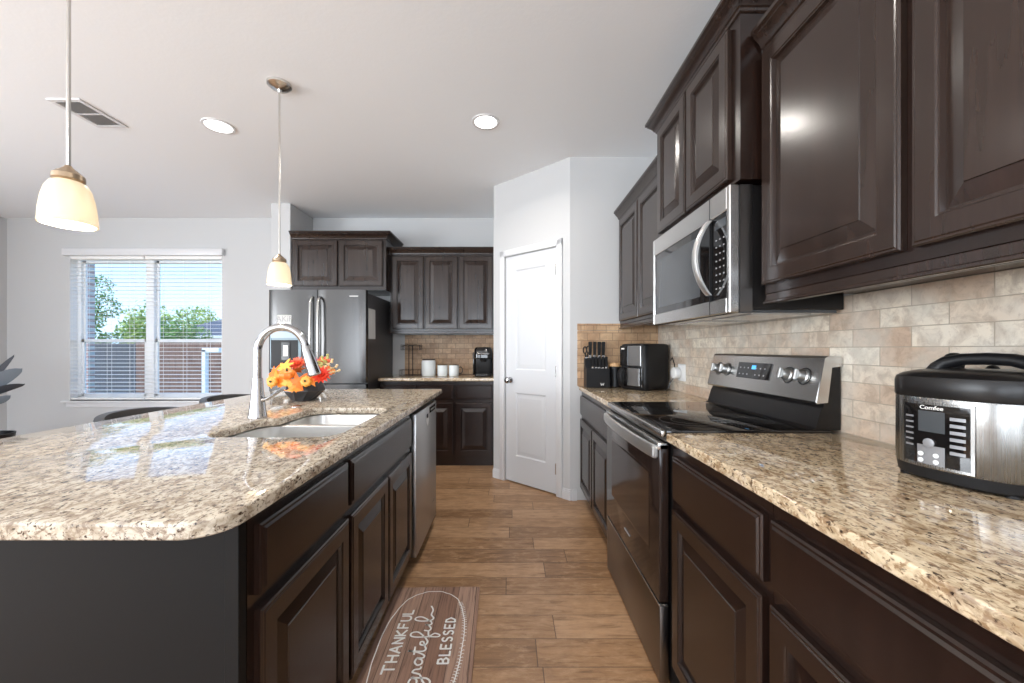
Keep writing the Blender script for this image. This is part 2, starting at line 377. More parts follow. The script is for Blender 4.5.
# pantry: side wall, diagonal door wall, frontal wall
PA = Vector((-.150, 3.745)); PB = Vector((.484, 3.17)); u = (PB-PA).normalized(); nrm = Vector((u.y, -u.x))  # nrm faces the room
if nrm.y > 0: nrm = -nrm
L = (PB-PA).length; ang = math.atan2(u.y, u.x)
DT = tr(PA.x, PA.y, 0) @ Matrix.Rotation(ang, 4, 'Z')   # local x along the wall, -y into the room
dx0 = .153; dx1 = .726; DH = 2.045
struct('wall_pantry_side', MB().box(-.15, -.05, 3.80, YB, 0, H), 'wall', 'pale wall closing the coffee counter niche on its right', 'wall')
b = MB()
b.prism([(-.15, 3.745), (-.15, 3.80), (-.05, 3.80), (-.08, 3.745)], 0, H)
b.box(0, dx0-.002, 0, .1, 0, H, T=DT); b.box(dx1+.002, L, 0, .1, 0, H, T=DT); b.box(dx0-.002, dx1+.002, 0, .1, DH+.003, H, T=DT)
struct('wall_pantry_door', b, 'wall', 'white diagonal wall that holds the pantry door', 'wall')
struct('wall_range_end', MB().box(.484, XR, 3.17, 3.29, 0, H), 'wall', 'pale grey wall at the far end of the range counter', 'wall')
# casing
b = MB()
def casing(b, x0, x1, z0, z1):
    b.box(x0, x1, -.018, 0, z0, z1, .005, 2, T=DT); 
casing(b, dx0-.060, dx0-.003, .0, DH+.06); casing(b, dx1+.003, dx1+.060, 0, DH+.06); casing(b, dx0-.060, dx1+.060, DH+.004, DH+.062)
struct('trim_1', b, 'trim', 'white casing around the pantry door', 'door trim')
# pantry door
dr = thing('door_1', 'white two-panel pantry door in the diagonal wall, closed', 'door', (PA.x, PA.y, 0), ang, kind='structure')
b = MB()
zz = [(.0, .012), (.0, .0)]
dw0, dw1 = dx0+.002, dx1-.002
# door slab with two sunk raised panels
def slab_door(b, x0, x1, z0, z1, panels, y):
    xs = sorted({x0, x1, *[p[0] for p in panels], *[p[1] for p in panels]}); zs = sorted({z0, z1, *[p[2] for p in panels], *[p[3] for p in panels]})
    for i in range(len(xs)-1):
        for k in range(len(zs)-1):
            if any(abs(xs[i]-p[0]) < 1e-6 and zs[k] >= p[2]-1e-6 and zs[k+1] <= p[3]+1e-6 for p in panels): continue
            b.add([(xs[i], y, zs[k]), (xs[i+1], y, zs[k]), (xs[i+1], y, zs[k+1]), (xs[i], y, zs[k+1])], [(0, 1, 2, 3)])
    for p in panels:
        st = [(0, 0), (.006, -.003), (.012, -.009), (.022, -.009), (.045, -.002), (.048, -.002)]
        loops = [[(p[0]+i, y-h, p[2]+i), (p[1]-i, y-h, p[2]+i), (p[1]-i, y-h, p[3]-i), (p[0]+i, y-h, p[3]-i)] for i, h in st]
        b.loft(loops, cap0=False)
    b.add([(x0, y, z0), (x1, y, z0), (x1, y, z1), (x0, y, z1), (x0, y+.035, z0), (x1, y+.035, z0), (x1, y+.035, z1), (x0, y+.035, z1)], [(0, 1, 5, 4), (1, 2, 6, 5), (2, 3, 7, 6), (3, 0, 4, 7), (7, 6, 5, 4)])
pan = [(dw0+.115, dw1-.115, .245, .815), (dw0+.115, dw1-.115, 1.02, 1.915)]
slab_door(b, dw0, dw1, .012, DH, pan, .006)
obj('door_panel', b, 'door_paint', dr)
b = MB(); hx = dw0+.06
b.lathe([(.026, 0), (.026, .008), (.012, .012), (.012, .03), (.015, .034), (.027, .042), (.030, .052), (.026, .062), (.014, .068)], 20, T=tr(hx, .006, .925) @ rot('X', 90))
obj('door_knob', b, 'chrome', dr)
for z in (.22, 1.02, 1.86):
    obj('hinge', MB().tube([(dw1+.002, -.006, z-.045), (dw1+.002, -.006, z+.045)], .006, 8).box(dw1-.012, dw1+.010, -.003, .004, z-.045, z+.045), 'nickel', dr)
# baseboards
def bb(name, pts, label):
    b = MB(); 
    for (x0, y0), (x1, y1) in zip(pts, pts[1:]):
        a = math.atan2(y1-y0, x1-x0); l = math.hypot(x1-x0, y1-y0)
        b.box(-.0, l, -.014, .0, 0, .072, 0, T=tr(x0, y0, 0) @ Matrix.Rotation(a, 4, 'Z')); b.box(0, l, -.009, .0, .072, .086, .003, T=tr(x0, y0, 0) @ Matrix.Rotation(a, 4, 'Z'))
    return struct(name, b, 'trim', label, 'baseboard')
bb('baseboard_pantry', [tuple(PA + u*.0), tuple(PA+u*(dx0-.062))], 'short white baseboard left of the pantry door')
bb('baseboard_corner', [tuple(PA+u*(dx1+.062)), tuple(PB+u*.012), (.535, 3.17)], 'white baseboard wrapping the corner between pantry door and range cabinets')
bb('baseboard_back', [(XL, YB), (-2.51, YB)], 'white baseboard under the window on the back wall')
# ------------------------------------------------------------------ window
win = thing('window_1', 'white double-hung twin window in the back wall', 'window', (0, 0, 0), kind='structure')
b = MB(); yw = YB+.085
fw = .045
b.box(WX0, WX0+fw, yw, yw+.06, WZ0, WZ1, .004).box(WX1-fw, WX1, yw, yw+.06, WZ0, WZ1, .004).box(WX0, WX1, yw, yw+.06, WZ0, WZ0+fw, .004).box(WX0, WX1, yw, yw+.06, WZ1-fw, WZ1, .004)
XM = -4.29
b.box(WX0, WX0+.004, YB+.002, yw, WZ0, WZ1).box(WX1-.004, WX1, YB+.002, yw, WZ0, WZ1).box(WX0, WX1, YB+.002, yw, WZ1-.004, WZ1)
obj('window_frame', b, 'vinyl', win)
obj('mullion', MB().box(XM-.05, XM+.05, yw-.01, yw+.06, WZ0+.01, WZ1-.01, .005), 'vinyl', win)
for (a, c_) in ((WX0+fw, XM-.05), (XM+.05, WX1-fw)):
    b = MB()
    for (z0, z1, yy) in ((WZ0+fw, 1.325, yw+.008), (1.285, WZ1-fw, yw+.028)):
        b.box(a, a+.028, yy, yy+.018, z0, z1).box(c_-.028, c_, yy, yy+.018, z0, z1).box(a, c_, yy, yy+.018, z0, z0+.036).box(a, c_, yy, yy+.018, z1-.036, z1)
    obj('sash', b, 'vinyl', win)
    obj('pane', MB().box(a+.02, c_-.02, yw+.016, yw+.019, WZ0+fw, 1.30).box(a+.02, c_-.02, yw+.036, yw+.039, 1.30, WZ1-fw), 'glass', win, smooth=False)
obj('window_sill', MB().box(WX0-.075, WX1+.075, YB-.035, YB+.08, WZ0-.022, WZ0, .005, 2).box(WX0-.03, WX1+.03, YB-.014, YB, WZ0-.075, WZ0-.022, .003), 'trim', win)
def blind(x0, x1, label):
    t = thing('window_blind', label, 'blind', ((x0+x1)/2, YB+.0305, WZ0), group='white faux-wood blinds in the window')
    w = (x1-x0)/2; hh = WZ1-WZ0
    obj('headrail', MB().box(-w, w, -.028, .028, hh-.05, hh-.005, .003), 'slat', t)
    b = MB(); n = 35; z0 = .055; dz = (hh-.07-z0)/n
    for i in range(n):
        z = z0+dz*(i+.5); T = tr(0, 0, z) @ rot('X', 3)
        b.box(-w, w, -.025, .025, -.0014, .0014, 0, T=T)
    obj('slats', b, 'slat', t, smooth=False)
    obj('bottom_rail', MB().box(-w, w, -.026, .026, .012, .032, .004), 'slat', t)
    for k in (-.62, 0, .62):
        obj('ladder_cord', MB().tube([(k*w, -.027, .02), (k*w, -.027, hh-.05)], .0016, 5).tube([(k*w, .027, .02), (k*w, .027, hh-.05)], .0016, 5), 'slat', t)
    return t
blind(WX0+.008, XM-.006, 'white slatted blind on the left half of the twin window')
blind(XM+.006, WX1-.008, 'white slatted blind on the right half of the twin window')
tag(obj('blind_valance', MB().box(WX0-.035, WX1+.035, YB-.055, YB-.002, WZ1-.015, WZ1+.065, .006, 2), 'trim'), 'white valance board across the top of the window blinds', 'valance')
# ------------------------------------------------------------------ ceiling fittings
def downlight(x, y, label, r=.086, energy=7):
    t = thing('recessed_ceiling_light', label, 'ceiling light', (x, y, H), group='recessed ceiling lights')
    obj('trim_ring', MB().loft([[(rr*math.cos(2*PI*i/32), rr*math.sin(2*PI*i/32), z) for i in range(32)] for rr, z in ((r+.014, 0), (r+.012, -.005), (r-.004, -.006), (r-.008, -.002))], cap0=False, cap1=False), 'trim', t)
    obj('lens', MB().lathe([(r-.006, -.004), (r-.007, -.0025)], 32), 'canlens', t)
    l = lamp('downlight_beam', 'AREA', (0, 0, -.012), (0, 0, 0), energy, (1, .95, .88), shape='DISK', size=.14); l.parent = t; l.data.spread = math.radians(150)
    return t
downlight(-2.0, 2.73, 'lit recessed ceiling light above the dining side of the island')
downlight(-.16, 2.68, 'lit recessed ceiling light above the aisle near the pantry', .08)
for i, (x, y) in enumerate(((-.16, .55), (-.16, -1.5), (-3.0, -1.5))):  # unseen downlights added to light the room
    downlight(x, y, ['lit recessed ceiling light over the aisle beside the camera', 'lit recessed ceiling light over the aisle behind the camera', 'lit recessed ceiling light over the living area behind the camera'][i], energy=7)
v = thing('ceiling_vent', 'white rectangular air vent grille in the ceiling', 'vent', (-2.735, 2.585, H))
b = MB(); b.box(-.105, .105, -.158, -.128, -.008, 0, .003).box(-.105, .105, .128, .158, -.008, 0, .003).box(-.105, -.075, -.13, .13, -.008, 0, .003).box(.075, .105, -.13, .13, -.008, 0, .003).box(-.08, .08, -.006, .006, -.008, 0)
obj('grille_frame', b, 'trim', v)
b = MB()
for i in range(9): 
    for y0, y1 in ((-.128, -.006), (.006, .128)): b.box(-.006, .006, y0, y1, -.0008, .0008, T=tr(-.066+.0165*i, 0, -.005) @ rot('Y', 35))
obj('louvers', b, 'trim', v)
obj('backing', MB().box(-.078, .078, -.13, .13, -.001, -.0005), 'darkvent', v)
# pendants
def pendant(x, y, label, energy):
    t = thing('pendant_light', label, 'pendant light', (x, y, H), group='pendant lights over the island')
    obj('canopy', MB().lathe([(.066, 0), (.064, -.012), (.045, -.026), (.012, -.034), (.006, -.05)], 28), 'nickel', t)
    obj('rod', MB().tube([(0, 0, -.03), (0, 0, -1.0)], .0055, 10), 'nickel', t)
    obj('socket_cap', MB().lathe([(.007, -.985), (.012, -.992), (.026, -1.004), (.036, -1.014), (.037, -1.028), (.030, -1.036)], 24), 'bronze', t)
    out = [(.026, -1.030), (.040, -1.038), (.050, -1.056), (.057, -1.085), (.062, -1.122), (.0645, -1.162)]
    inn = [(r_-.004, z) for r_, z in reversed(out)]
    obj('lamp_shade', MB().lathe(out+inn, 32, cap0=False, cap1=False), 'shade', t)
    obj('bulb', MB().ball((0, 0, -1.115), .028, 20, 12, (1, 1, 1.15)), 'bulb', t)
    l = lamp('pendant_glow', 'POINT', (0, 0, -1.152), (0, 0, 0), energy, (1, .90, .76), shadow_soft_size=.012); l.parent = t
    return t
p1 = pendant(-1.322, 1.19, 'glass-shaded pendant light nearest the camera at upper left', 5)
p2 = copy_tree(p1); p2.location = (-1.333, 2.30, H); p2['label'] = 'smaller looking pendant light in front of the fridge, with its ceiling canopy in view'
# ------------------------------------------------------------------ cabinets
DOOR = [(0, 0), (0, .014), (.0035, .0175), (.0075, .0175), (.0105, .0195), (.050, .0195), (.053, .0165), (.0565, .0165), (.060, .007), (.063, .007), (.099, .0162), (.1005, .0190)]
DRAW = [(0, 0), (0, .012), (.004, .0155), (.009, .0155), (.014, .0195)]
def fit(steps, w, h):
    k = min(1, .36*min(w, h)/steps[-1][0]); return [(i*k, d) for i, d in steps]
def cab_door(p, x0, x1, z0, z1, m, name='door', label=None):
    o = obj(name, MB().nested(x0, x1, z0, z1, fit(DOOR if name == 'door' else DRAW, x1-x0, z1-z0), -.0008), m, p, ang=5)
    if label: o['label'] = label
    return o
def cabinet(name, label, cat, loc, rz, w, dep, z0, z1, doors, drawers=(), toe=None, m='cab', crown=None, rail=None, group=None, sidelip=True, stile=.0):
    """local: x width, y=0 the face frame, body behind it, fronts toward -y"""
    t = thing(name, label, cat, (loc[0], loc[1], 0), rz, group)
    b = MB(); b.box(0.001, w-.001, .0, dep, z0, z1)
    if toe: b.box(.001, w-.001, toe, dep, 0, z0)
    obj('body', b, 'cab', t)  # upper bodies get the darker stain, painting shade into the door gaps
    for d in doors: cab_door(t, *d, m)
    for d in drawers: cab_door(t, *d, m, 'drawer')
    if rail:   # light rail moulding below
        obj('light_rail', MB().box(.001, w-.001, .0, .018, z0-rail, z0, .003).box(.001, w-.001, -.008, .012, z0-rail, z0-rail+.012, .003), m, t)
    if crown:
        z, left, right, proj = crown   # z = underside, proj outward
        k = proj/.05
        prof = [(0.001, z), (.006*k, z+.004), (.008*k, z+.012), (.014*k, z+.016), (.020*k, z+.030), (.034*k, z+.046), (.040*k, z+.050), (.040*k, z+.056), (.050*k, z+.062), (.050*k, z+.075), (.0, z+.075)]
        loops = []
        for o_, zz_ in prof:
            P = []
            if left: P += [(-o_, dep, zz_), (-o_, -o_, zz_)]
            else: P += [(0.001, -o_, zz_)]
            if right: P += [(w+o_, -o_, zz_), (w+o_, dep, zz_)]
            else: P += [(w-.001, -o_, zz_)]
            loops.append(P)
        b = MB(); b.loft(loops, closed=False, cap0=False, cap1=False)
        n = len(loops[0])
        # end caps
        for e in (0, n-1): b.add([Lp[e] for Lp in loops], [tuple(range(len(loops)))])
        obj('crown_molding', b, m, t, ang=25)
    return t
G = .0035
# right run, base. local x runs toward the camera from the far end
RX = .575; RD = XR-.012-RX; RZ = -PI/2
ZD1, ZD0, ZT, ZB = .839, .690, .658, .115
def rbase(y_far, y_near, doors, drawers, label):
    w = y_far-y_near
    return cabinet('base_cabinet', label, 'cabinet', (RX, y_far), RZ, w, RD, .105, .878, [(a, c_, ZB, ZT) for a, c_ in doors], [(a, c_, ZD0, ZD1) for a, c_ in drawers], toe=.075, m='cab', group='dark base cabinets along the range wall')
rbase(3.165, 2.19, [(.03, .475), (.49, .945)], [(.03, .945)], 'dark base cabinet between the pantry corner and the range')
rbase(1.395, .865, [(.03, .515)], [(.03, .515)], 'dark base cabinet with one drawer and one door, right beside the range')
rbase(.865, -.05, [(.012, .44), (.455, .885)], [(.012, .885)], 'dark base cabinet with a wide drawer below the multi cooker')
# right run, counters
def counter(name, poly, m, label, hole=None, z1=.91, z0=.879):
    o = obj(name, slab(poly, z0, z1, hole), m); weld(o, 2e-5); return tag(o, label, 'countertop')
CX = .553; TW = XR-.0125
counter('countertop', [(CX, 2.187), (TW, 2.187), (TW, 3.156), (CX, 3.156)], 'granite', 'cream granite countertop at the far side of the range, under knife block and air fryer')
counter('countertop', [(CX, -.3), (TW, -.3), (TW, 1.398), (CX, 1.398)], 'granite', 'cream granite countertop at lower right under the multi cooker')
# upper cabinets on the right
UX = .88; UD = XR-.002-UX
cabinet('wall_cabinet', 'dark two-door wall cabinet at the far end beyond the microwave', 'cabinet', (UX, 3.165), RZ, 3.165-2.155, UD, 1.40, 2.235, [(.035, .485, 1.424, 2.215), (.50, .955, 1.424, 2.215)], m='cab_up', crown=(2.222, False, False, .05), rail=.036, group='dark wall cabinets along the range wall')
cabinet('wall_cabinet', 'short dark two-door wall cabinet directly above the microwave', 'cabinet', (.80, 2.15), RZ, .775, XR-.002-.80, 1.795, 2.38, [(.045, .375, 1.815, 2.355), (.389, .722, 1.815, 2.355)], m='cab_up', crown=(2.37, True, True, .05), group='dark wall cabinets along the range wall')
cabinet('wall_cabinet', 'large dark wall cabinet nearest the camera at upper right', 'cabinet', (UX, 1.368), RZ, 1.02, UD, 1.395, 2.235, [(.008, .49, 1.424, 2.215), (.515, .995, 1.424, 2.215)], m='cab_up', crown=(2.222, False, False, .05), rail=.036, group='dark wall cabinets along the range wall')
# backsplash
tag(obj('backsplash', MB().box(XR-.011, XR-.001, -.3, 3.157, .90, 1.394), 'tile_side'), 'beige travertine brick tile backsplash along the range wall', 'backsplash', kind='structure')
bs = tag(obj('backsplash', MB().box(.548, XR-.0125, 3.159, 3.1695, .905, 1.352).box(.897, XR-.0125, 3.159, 3.1695, 1.352, 1.397), 'tile_front'), 'warm tan tile backsplash behind knife block and air fryer', 'backsplash', kind='structure')
b = MB(); x = .548
for i in range(6): b.box(.540, .594, 3.1575, 3.1685, .912+.0735*i, .912+.0735*i+.0715, .0015)
x = .5955
while x < .885: b.box(x, x+.098, 3.1575, 3.1685, 1.354, 1.408, .0015); x += .1
b.box(.540, .594, 3.1575, 3.1685, 1.354, 1.408, .0015)
obj('border_tiles', b, 'tile_front', bs)
# ------------------------------------------------------------------ back run (coffee counter)
KZ = 0.0
BY = 4.085
def bbase(x0, x1, doors, label):
    return cabinet('base_cabinet', label, 'cabinet', (x0, BY), 0, x1-x0, YB-.002-BY, .105, .878, [(a-x0, c_-x0, ZB, ZT) for a, c_ in doors], [(a-x0, c_-x0, ZD0, ZD1) for a, c_ in doors], toe=.025, m='cab', group='dark base cabinets under the coffee counter')
bbase(-1.335, -.566, [(-1.315, -.960), (-.942, -.578)], 'dark two-door base cabinet next to the fridge, left part of the coffee counter')
bbase(-.566, -.152, [(-.552, -.175)], 'dark single-door base cabinet below the coffee maker')
counter('countertop', [(-1.335, 4.035), (-.1515, 4.035), (-.1515, 4.645), (-1.335, 4.645)], 'granite', 'cream granite coffee countertop at the back between fridge and pantry')
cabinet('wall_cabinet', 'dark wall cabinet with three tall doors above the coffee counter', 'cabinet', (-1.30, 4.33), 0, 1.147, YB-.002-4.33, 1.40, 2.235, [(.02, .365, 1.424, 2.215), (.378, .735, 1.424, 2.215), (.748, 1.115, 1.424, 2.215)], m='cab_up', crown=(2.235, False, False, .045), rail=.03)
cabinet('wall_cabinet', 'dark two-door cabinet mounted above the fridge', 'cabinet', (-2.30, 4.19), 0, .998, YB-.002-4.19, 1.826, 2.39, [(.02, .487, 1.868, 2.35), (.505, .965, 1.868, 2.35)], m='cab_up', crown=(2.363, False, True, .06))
tag(obj('backsplash', MB().box(-1.225, -.1515, YB-.011, YB-.001, .905, 1.37), 'tile_front'), 'warm tan brick tile backsplash behind mugs and coffee maker', 'backsplash', kind='structure')
# ------------------------------------------------------------------ island
IX = -.537; IZ = PI/2
def ibase(y0, y1, doors, drawers, label):
    return cabinet('island_cabinet', label, 'cabinet', (IX, y0), IZ, y1-y0, .60, .105, .878, [(a-y0, c_-y0, ZB, ZT) for a, c_ in doors], [(a-y0, c_-y0, ZD0, ZD1) for a, c_ in drawers], toe=.07, m='cab', group='dark cabinets of the island')
ibase(.812, 1.296, [(.832, 1.285)], [(.832, 1.285)], 'dark island cabinet with one drawer and one door, nearest the camera')
# sink base: open top so that the bowls hang inside
t = thing('island_cabinet', 'dark island sink cabinet with false drawer front and two doors', 'cabinet', (IX, 1.296), IZ, 'dark cabinets of the island')
b = MB(); w = 2.135-1.296
b.box(.001, .019, 0, .60, .105, .878).box(w-.019, w-.001, 0, .60, .105, .878).box(.019, w-.019, .582, .60, .105, .878).box(.019, w-.019, 0, .60, .105, .123).box(.019, w-.019, 0, .018, .123, .878).box(.001, w-.001, .07, .60, 0, .105)
obj('body', b, 'cab', t)
cab_door(t, .012, .404, ZB, ZT, 'cab'); cab_door(t, .416, .812, ZB, ZT, 'cab'); cab_door(t, .012, .812, ZD0, ZD1, 'cab', 'drawer')
# end panels, back panel
tag(obj('island_end_panel', MB().box(-1.40, IX, .790, .811, 0, .878, .0015).box(-.565, IX+.0005, .786, .790, 0, .878, .001), 'panel'), 'near-black end panel of the island facing the camera', 'panel')
tag(obj('island_back_panel', MB().box(-1.40, -1.38, .812, 2.86, 0, .878).box(-1.379, IX, 2.75, 2.86, 0, .878, .001), 'panel'), 'near-black panel closing the stool side and far end of the island', 'panel')
hole = round_poly([(-1.045, 1.335, .07), (-1.045, 1.66, .06), (-.985, 1.70, .04), (-.985, 2.005, .09), (-.60, 2.005, .10), (-.592, 1.335, .09)], 6)
ip = round_poly([(-1.685, .675, .06), (-.497, .675, .075), (-.497, 2.945, .02), (-1.685, 2.945, .02)], 8)
counter('island_countertop', ip, 'granite_island', 'large glossy granite island countertop with a sink cut-out', hole)
# sink
sk = thing('kitchen_sink', 'stainless double-bowl undermount sink in the island', 'sink', (-.82, 1.67, .878))
def bowl(x0, x1, y0, y1, name, dep):
    r = .06
    def L(i, z, rr): return [(x+.82, y-1.67, z) for x, y in round_poly([(x0+i, y0+i, rr), (x1-i, y0+i, rr), (x1-i, y1-i, rr), (x0+i, y1-i, rr)], 5)]
    loops = [L(-.003, -.004, r), L(0, -.008, r), L(.004, -dep+.05, r-.004), L(.015, -dep+.015, r-.01), L(.04, -dep, r-.02)]
    b = MB(); b.loft(loops, cap0=False, cap1=True); o = obj(name, b, 'sinksteel', sk)
    obj('drain', MB().lathe([(.044, 0), (.040, .003), (.025, .003), (.02, -.001)], 24, c=((x0+x1)/2+.82, (y0+y1)/2-1.67, -dep+.001)), 'chrome', o)
bowl(-1.05, -.585, 1.33, 1.715, 'near_bowl', .20); bowl(-.99, -.595, 1.745, 2.01, 'far_bowl', .17)
b = MB()
outer = [(x+.82, y-1.67) for x, y in round_poly([(-1.075, 1.318, .07), (-.565, 1.318, .07), (-.565, 2.032, .07), (-1.075, 2.032, .07)], 5)]
h1 = [(x+.82, y-1.67) for x, y in round_poly([(-1.053, 1.327, .06), (-1.053, 1.718, .06), (-.582, 1.718, .06), (-.582, 1.327, .06)], 5)]
h2 = [(x+.82, y-1.67) for x, y in round_poly([(-.993, 1.742, .06), (-.993, 2.013, .06), (-.592, 2.013, .06), (-.592, 1.742, .06)], 5)]
flat = [[Vector((x, y, -.004)) for x, y in LL] for LL in (outer, h1, h2)]
b.add([tuple(p) for LL in flat for p in LL], tessellate_polygon(flat))
obj('flange', b, 'sinksteel', sk)
# faucet
fa = thing('kitchen_faucet', 'tall chrome pull-down faucet behind the island sink', 'faucet', (-1.085, 1.71, .911))
obj('base', MB().lathe([(.037, 0), (.037, .006), (.034, .02), (.028, .07), (.0225, .13), (.020, .17)], 28), 'chrome', fa)
pts = [(0, 0, .165), (0, 0, .29)] + [(.105-.105*math.cos(a), 0, .282+.108*math.sin(a)) for a in [PI*.93*k/14 for k in range(1, 15)]]
obj('spout', MB().tube(pts, [.0165]*len(pts), 16), 'chrome', fa)
e = Vector(pts[-1]); dd = (Vector(pts[-1])-Vector(pts[-2])).normalized()
obj('spray_head', MB().tube([e, e+dd*.015, e+dd*.05, e+dd*.125, e+dd*.13], [.0165, .019, .022, .027, .023], 18), 'chrome', fa)
obj('lever', MB().tube([(.02, 0, .075), (.045, 0, .082), (.075, -.01, .098), (.125, -.02, .13)], [.016, .013, .011, .013], 12, flat=.6), 'chrome', fa)
tag(obj('faucet_hole_cover', MB().lathe([(.026, 0), (.026, .003), (.020, .006), (.006, .007)], 24), 'chrome', loc=(-1.09, 2.03, .9105)), 'small round silver cap on the island beside the bowl of flowers', 'cap')
# dishwasher
dw = thing('dishwasher', 'stainless dishwasher built into the island', 'dishwasher', (IX, 2.142), IZ)
obj('body', MB().box(.003, .597, .0, .55, .105, .87).box(.003, .597, .06, .55, .0, .105), 'blackmat', dw)
obj('door', MB().box(.012, .588, -.032, -.001, .072, .852, .004, 2), 'dwsteel', dw)
obj('control_strip', MB().box(.36, .56, -.0335, -.0325, .80, .838), 'blackgloss', dw)
for k in range(5): obj('indicator', MB().box(.40+k*.028, .412+k*.028, -.0342, -.0336, .814, .822), 'greyprint', dw)
obj('badge', MB().box(.46, .52, -.0335, -.0325, .20, .208), 'greyprint', dw)
mg = MB()
heart = [(0, -.03)] + [(.03*math.sin(a)**3*1.0, (.026*math.cos(a)-.010*math.cos(2*a)-.004*math.cos(3*a))) for a in [PI*(1-k/10) for k in range(1, 20)]]
mg.loft([[(x, 0, z) for x, z in heart], [(x, -.004, z) for x, z in heart]])
mag = tag(obj('dishwasher_magnet', mg, 'white', loc=(IX+.0335, 2.43, .765), rot=(0, 0, PI/2)), 'small white magnet hanging on the dishwasher door', 'magnet')
obj('hook', MB().box(-.012, .012, -.005, 0, .018, .045, .002), 'black', mag)
# ------------------------------------------------------------------ range
rg = thing('range', 'stainless and black electric range with a glass cooktop', 'stove', (.571, 2.178), RZ)
RW = .768
obj('body', MB().box(0, RW, .005, .574, .012, .895).box(.03, RW-.03, .03, .58, 0, .012), 'blackmat', rg)
obj('cooktop', MB().box(-.002, RW+.002, -.014, .574, .896, .9165, .003, 2), 'blackgloss', rg)
obj('cooktop_trim', MB().box(-.002, RW+.002, -.034, -.015, .893, .9165, .006, 2), 'steel', rg)
obj('vent_trim', MB().box(0, RW, -.016, .005, .876, .895), 'steel_dark', rg)
def ringmesh(b, cx, cy, r, w_=.003):
    n = 40; b.loft([[(cx+rr*math.cos(2*PI*i/n), cy+rr*math.sin(2*PI*i/n), .9169) for i in range(n)] for rr in (r-w_, r)], cap0=False, cap1=False)
for cx, cy, r in ((.20, .16, .105), (.57, .16, .118), (.20, .41, .085), (.57, .41, .078)):
    b = MB(); ringmesh(b, cx, cy, r)
    if r > .1: ringmesh(b, cx, cy, r*.62, .002)
    obj('burner_ring', b, 'ring', rg)
od = obj('oven_door', MB().box(.004, RW-.004, -.038, -.003, .302, .868, .005, 2), 'ovenglass', rg)
obj('door_top_trim', MB().box(.004, RW-.004, -.042, -.004, .845, .872, .004, 2), 'steel', od)
obj('door_window', MB().nested(.10, RW-.10, .44, .745, [(0, 0), (.002, .0012), (.012, .0012)], -.038), 'ovenglass', od)
obj('badge', MB().box(.34, .42, -.0405, -.0385, .375, .381), 'greyprint', od)
# handle: flattened bar bowing out
hp = []; 
for k in range(17):
    f_ = k/16; hp.append((.02+f_*(RW-.04), -.048-.018*math.sin(PI*f_)**.7, .838))
b = MB()
for i, p in enumerate(hp): pass
loops = [[(p[0], p[1]-.006, p[2]-.024), (p[0], p[1]-.008, p[2]), (p[0], p[1]-.006, p[2]+.020), (p[0], p[1]+.004, p[2]+.022), (p[0], p[1]+.006, p[2]), (p[0], p[1]+.004, p[2]-.026)] for p in hp]
b.loft(loops); b.box(.012, .042, -.058, -.038, .818, .856, .004).box(RW-.042, RW-.012, -.058, -.038, .815, .855, .004)
obj('oven_handle', b, 'handle', od)
sd = obj('storage_drawer', MB().box(.004, RW-.004, -.036, -.003, .014, .290, .004, 2), 'steel_dark', rg)
obj('drawer_edge', MB().box(.004, RW-.004, -.038, -.006, .287, .295, .002), 'steel', sd)
# backguard (profile in y,z swept along x)
def sweep_x(prof, x0, x1): return MB().loft([[(x0, y, z) for y, z in prof], [(x1, y, z) for y, z in prof]])
obj('backguard_body', sweep_x([(0.532, 0.917), (0.547, 1.02), (0.577, 1.15), (0.584, 1.172), (0.608, 1.172), (0.608, 0.917)], .004, RW-.004), 'blackmat', rg)
obj('rear_ledge', sweep_x([(0.504, 0.917), (0.517, 0.925), (0.534, 0.985), (0.547, 1.008), (0.552, 1.008), (0.537, 0.917)], .0, RW), 'blackmat', rg)
rp = [(0.515, 1.018), (0.52, 1.01), (0.532, 1.012), (0.564, 1.15), (0.572, 1.166), (0.608, 1.17), (0.609, 1.18), (0.562, 1.181), (0.55, 1.172)]
bg = obj('backguard', sweep_x(rp, 0, RW), 'steel', rg)
obj('side_cap', MB().loft([[(xx, y, z) for y, z in [(0.517, 1.012), (0.547, 1.174), (0.608, 1.176), (0.608, 1.145), (0.572, 1.14), (0.557, 1.015)]] for xx in (RW-.001, RW+.004)]), 'steel', rg)
# frame on the slanted face
fa0 = Vector((.515, 1.018)); fa1 = Vector((.550, 1.172)); sl = math.atan2(fa1.x-fa0.x, fa1.y-fa0.y)
FT = tr(0, fa0.x, fa0.y) @ Matrix.Rotation(-sl, 4, 'X')
obj('control_display', MB().box(.255, .50, -.0025, .002, .055, .128, .001, T=FT), 'blackgloss', bg)
obj('clock_digits', MB().box(.365, .395, -.0035, -.0026, .098, .116, T=FT), 'bluelcd', bg)
for i in range(7):
    for k in range(2):
        if i == 3: continue
        obj('touch_key', MB().box(.275+i*.030, .283+i*.030, -.0032, -.0026, .070+k*.030, .076+k*.030, T=FT), 'greyprint', bg)
for kx in (.085, .165, .605, .69):
    o = obj('burner_knob', MB().lathe([(.027, 0), (.027, .006), (.022, .010), (.020, .028), (.017, .032)], 24, T=FT @ tr(kx, 0, .088) @ rot('X', 90)), 'knobmetal', bg)
    obj('knob_grip', MB().box(kx-.006, kx+.006, -.042, -.028, .067, .109, .003, T=FT), 'knobmetal', o)
    obj('dial_print', MB().loft([[(kx+rr*math.cos(2*PI*i/24), -.0010-.0001*j, .088+rr*math.sin(2*PI*i/24)) for i in range(24)] for j, rr in enumerate((.030, .0335))], cap0=False, cap1=False, T=FT), 'black', o)
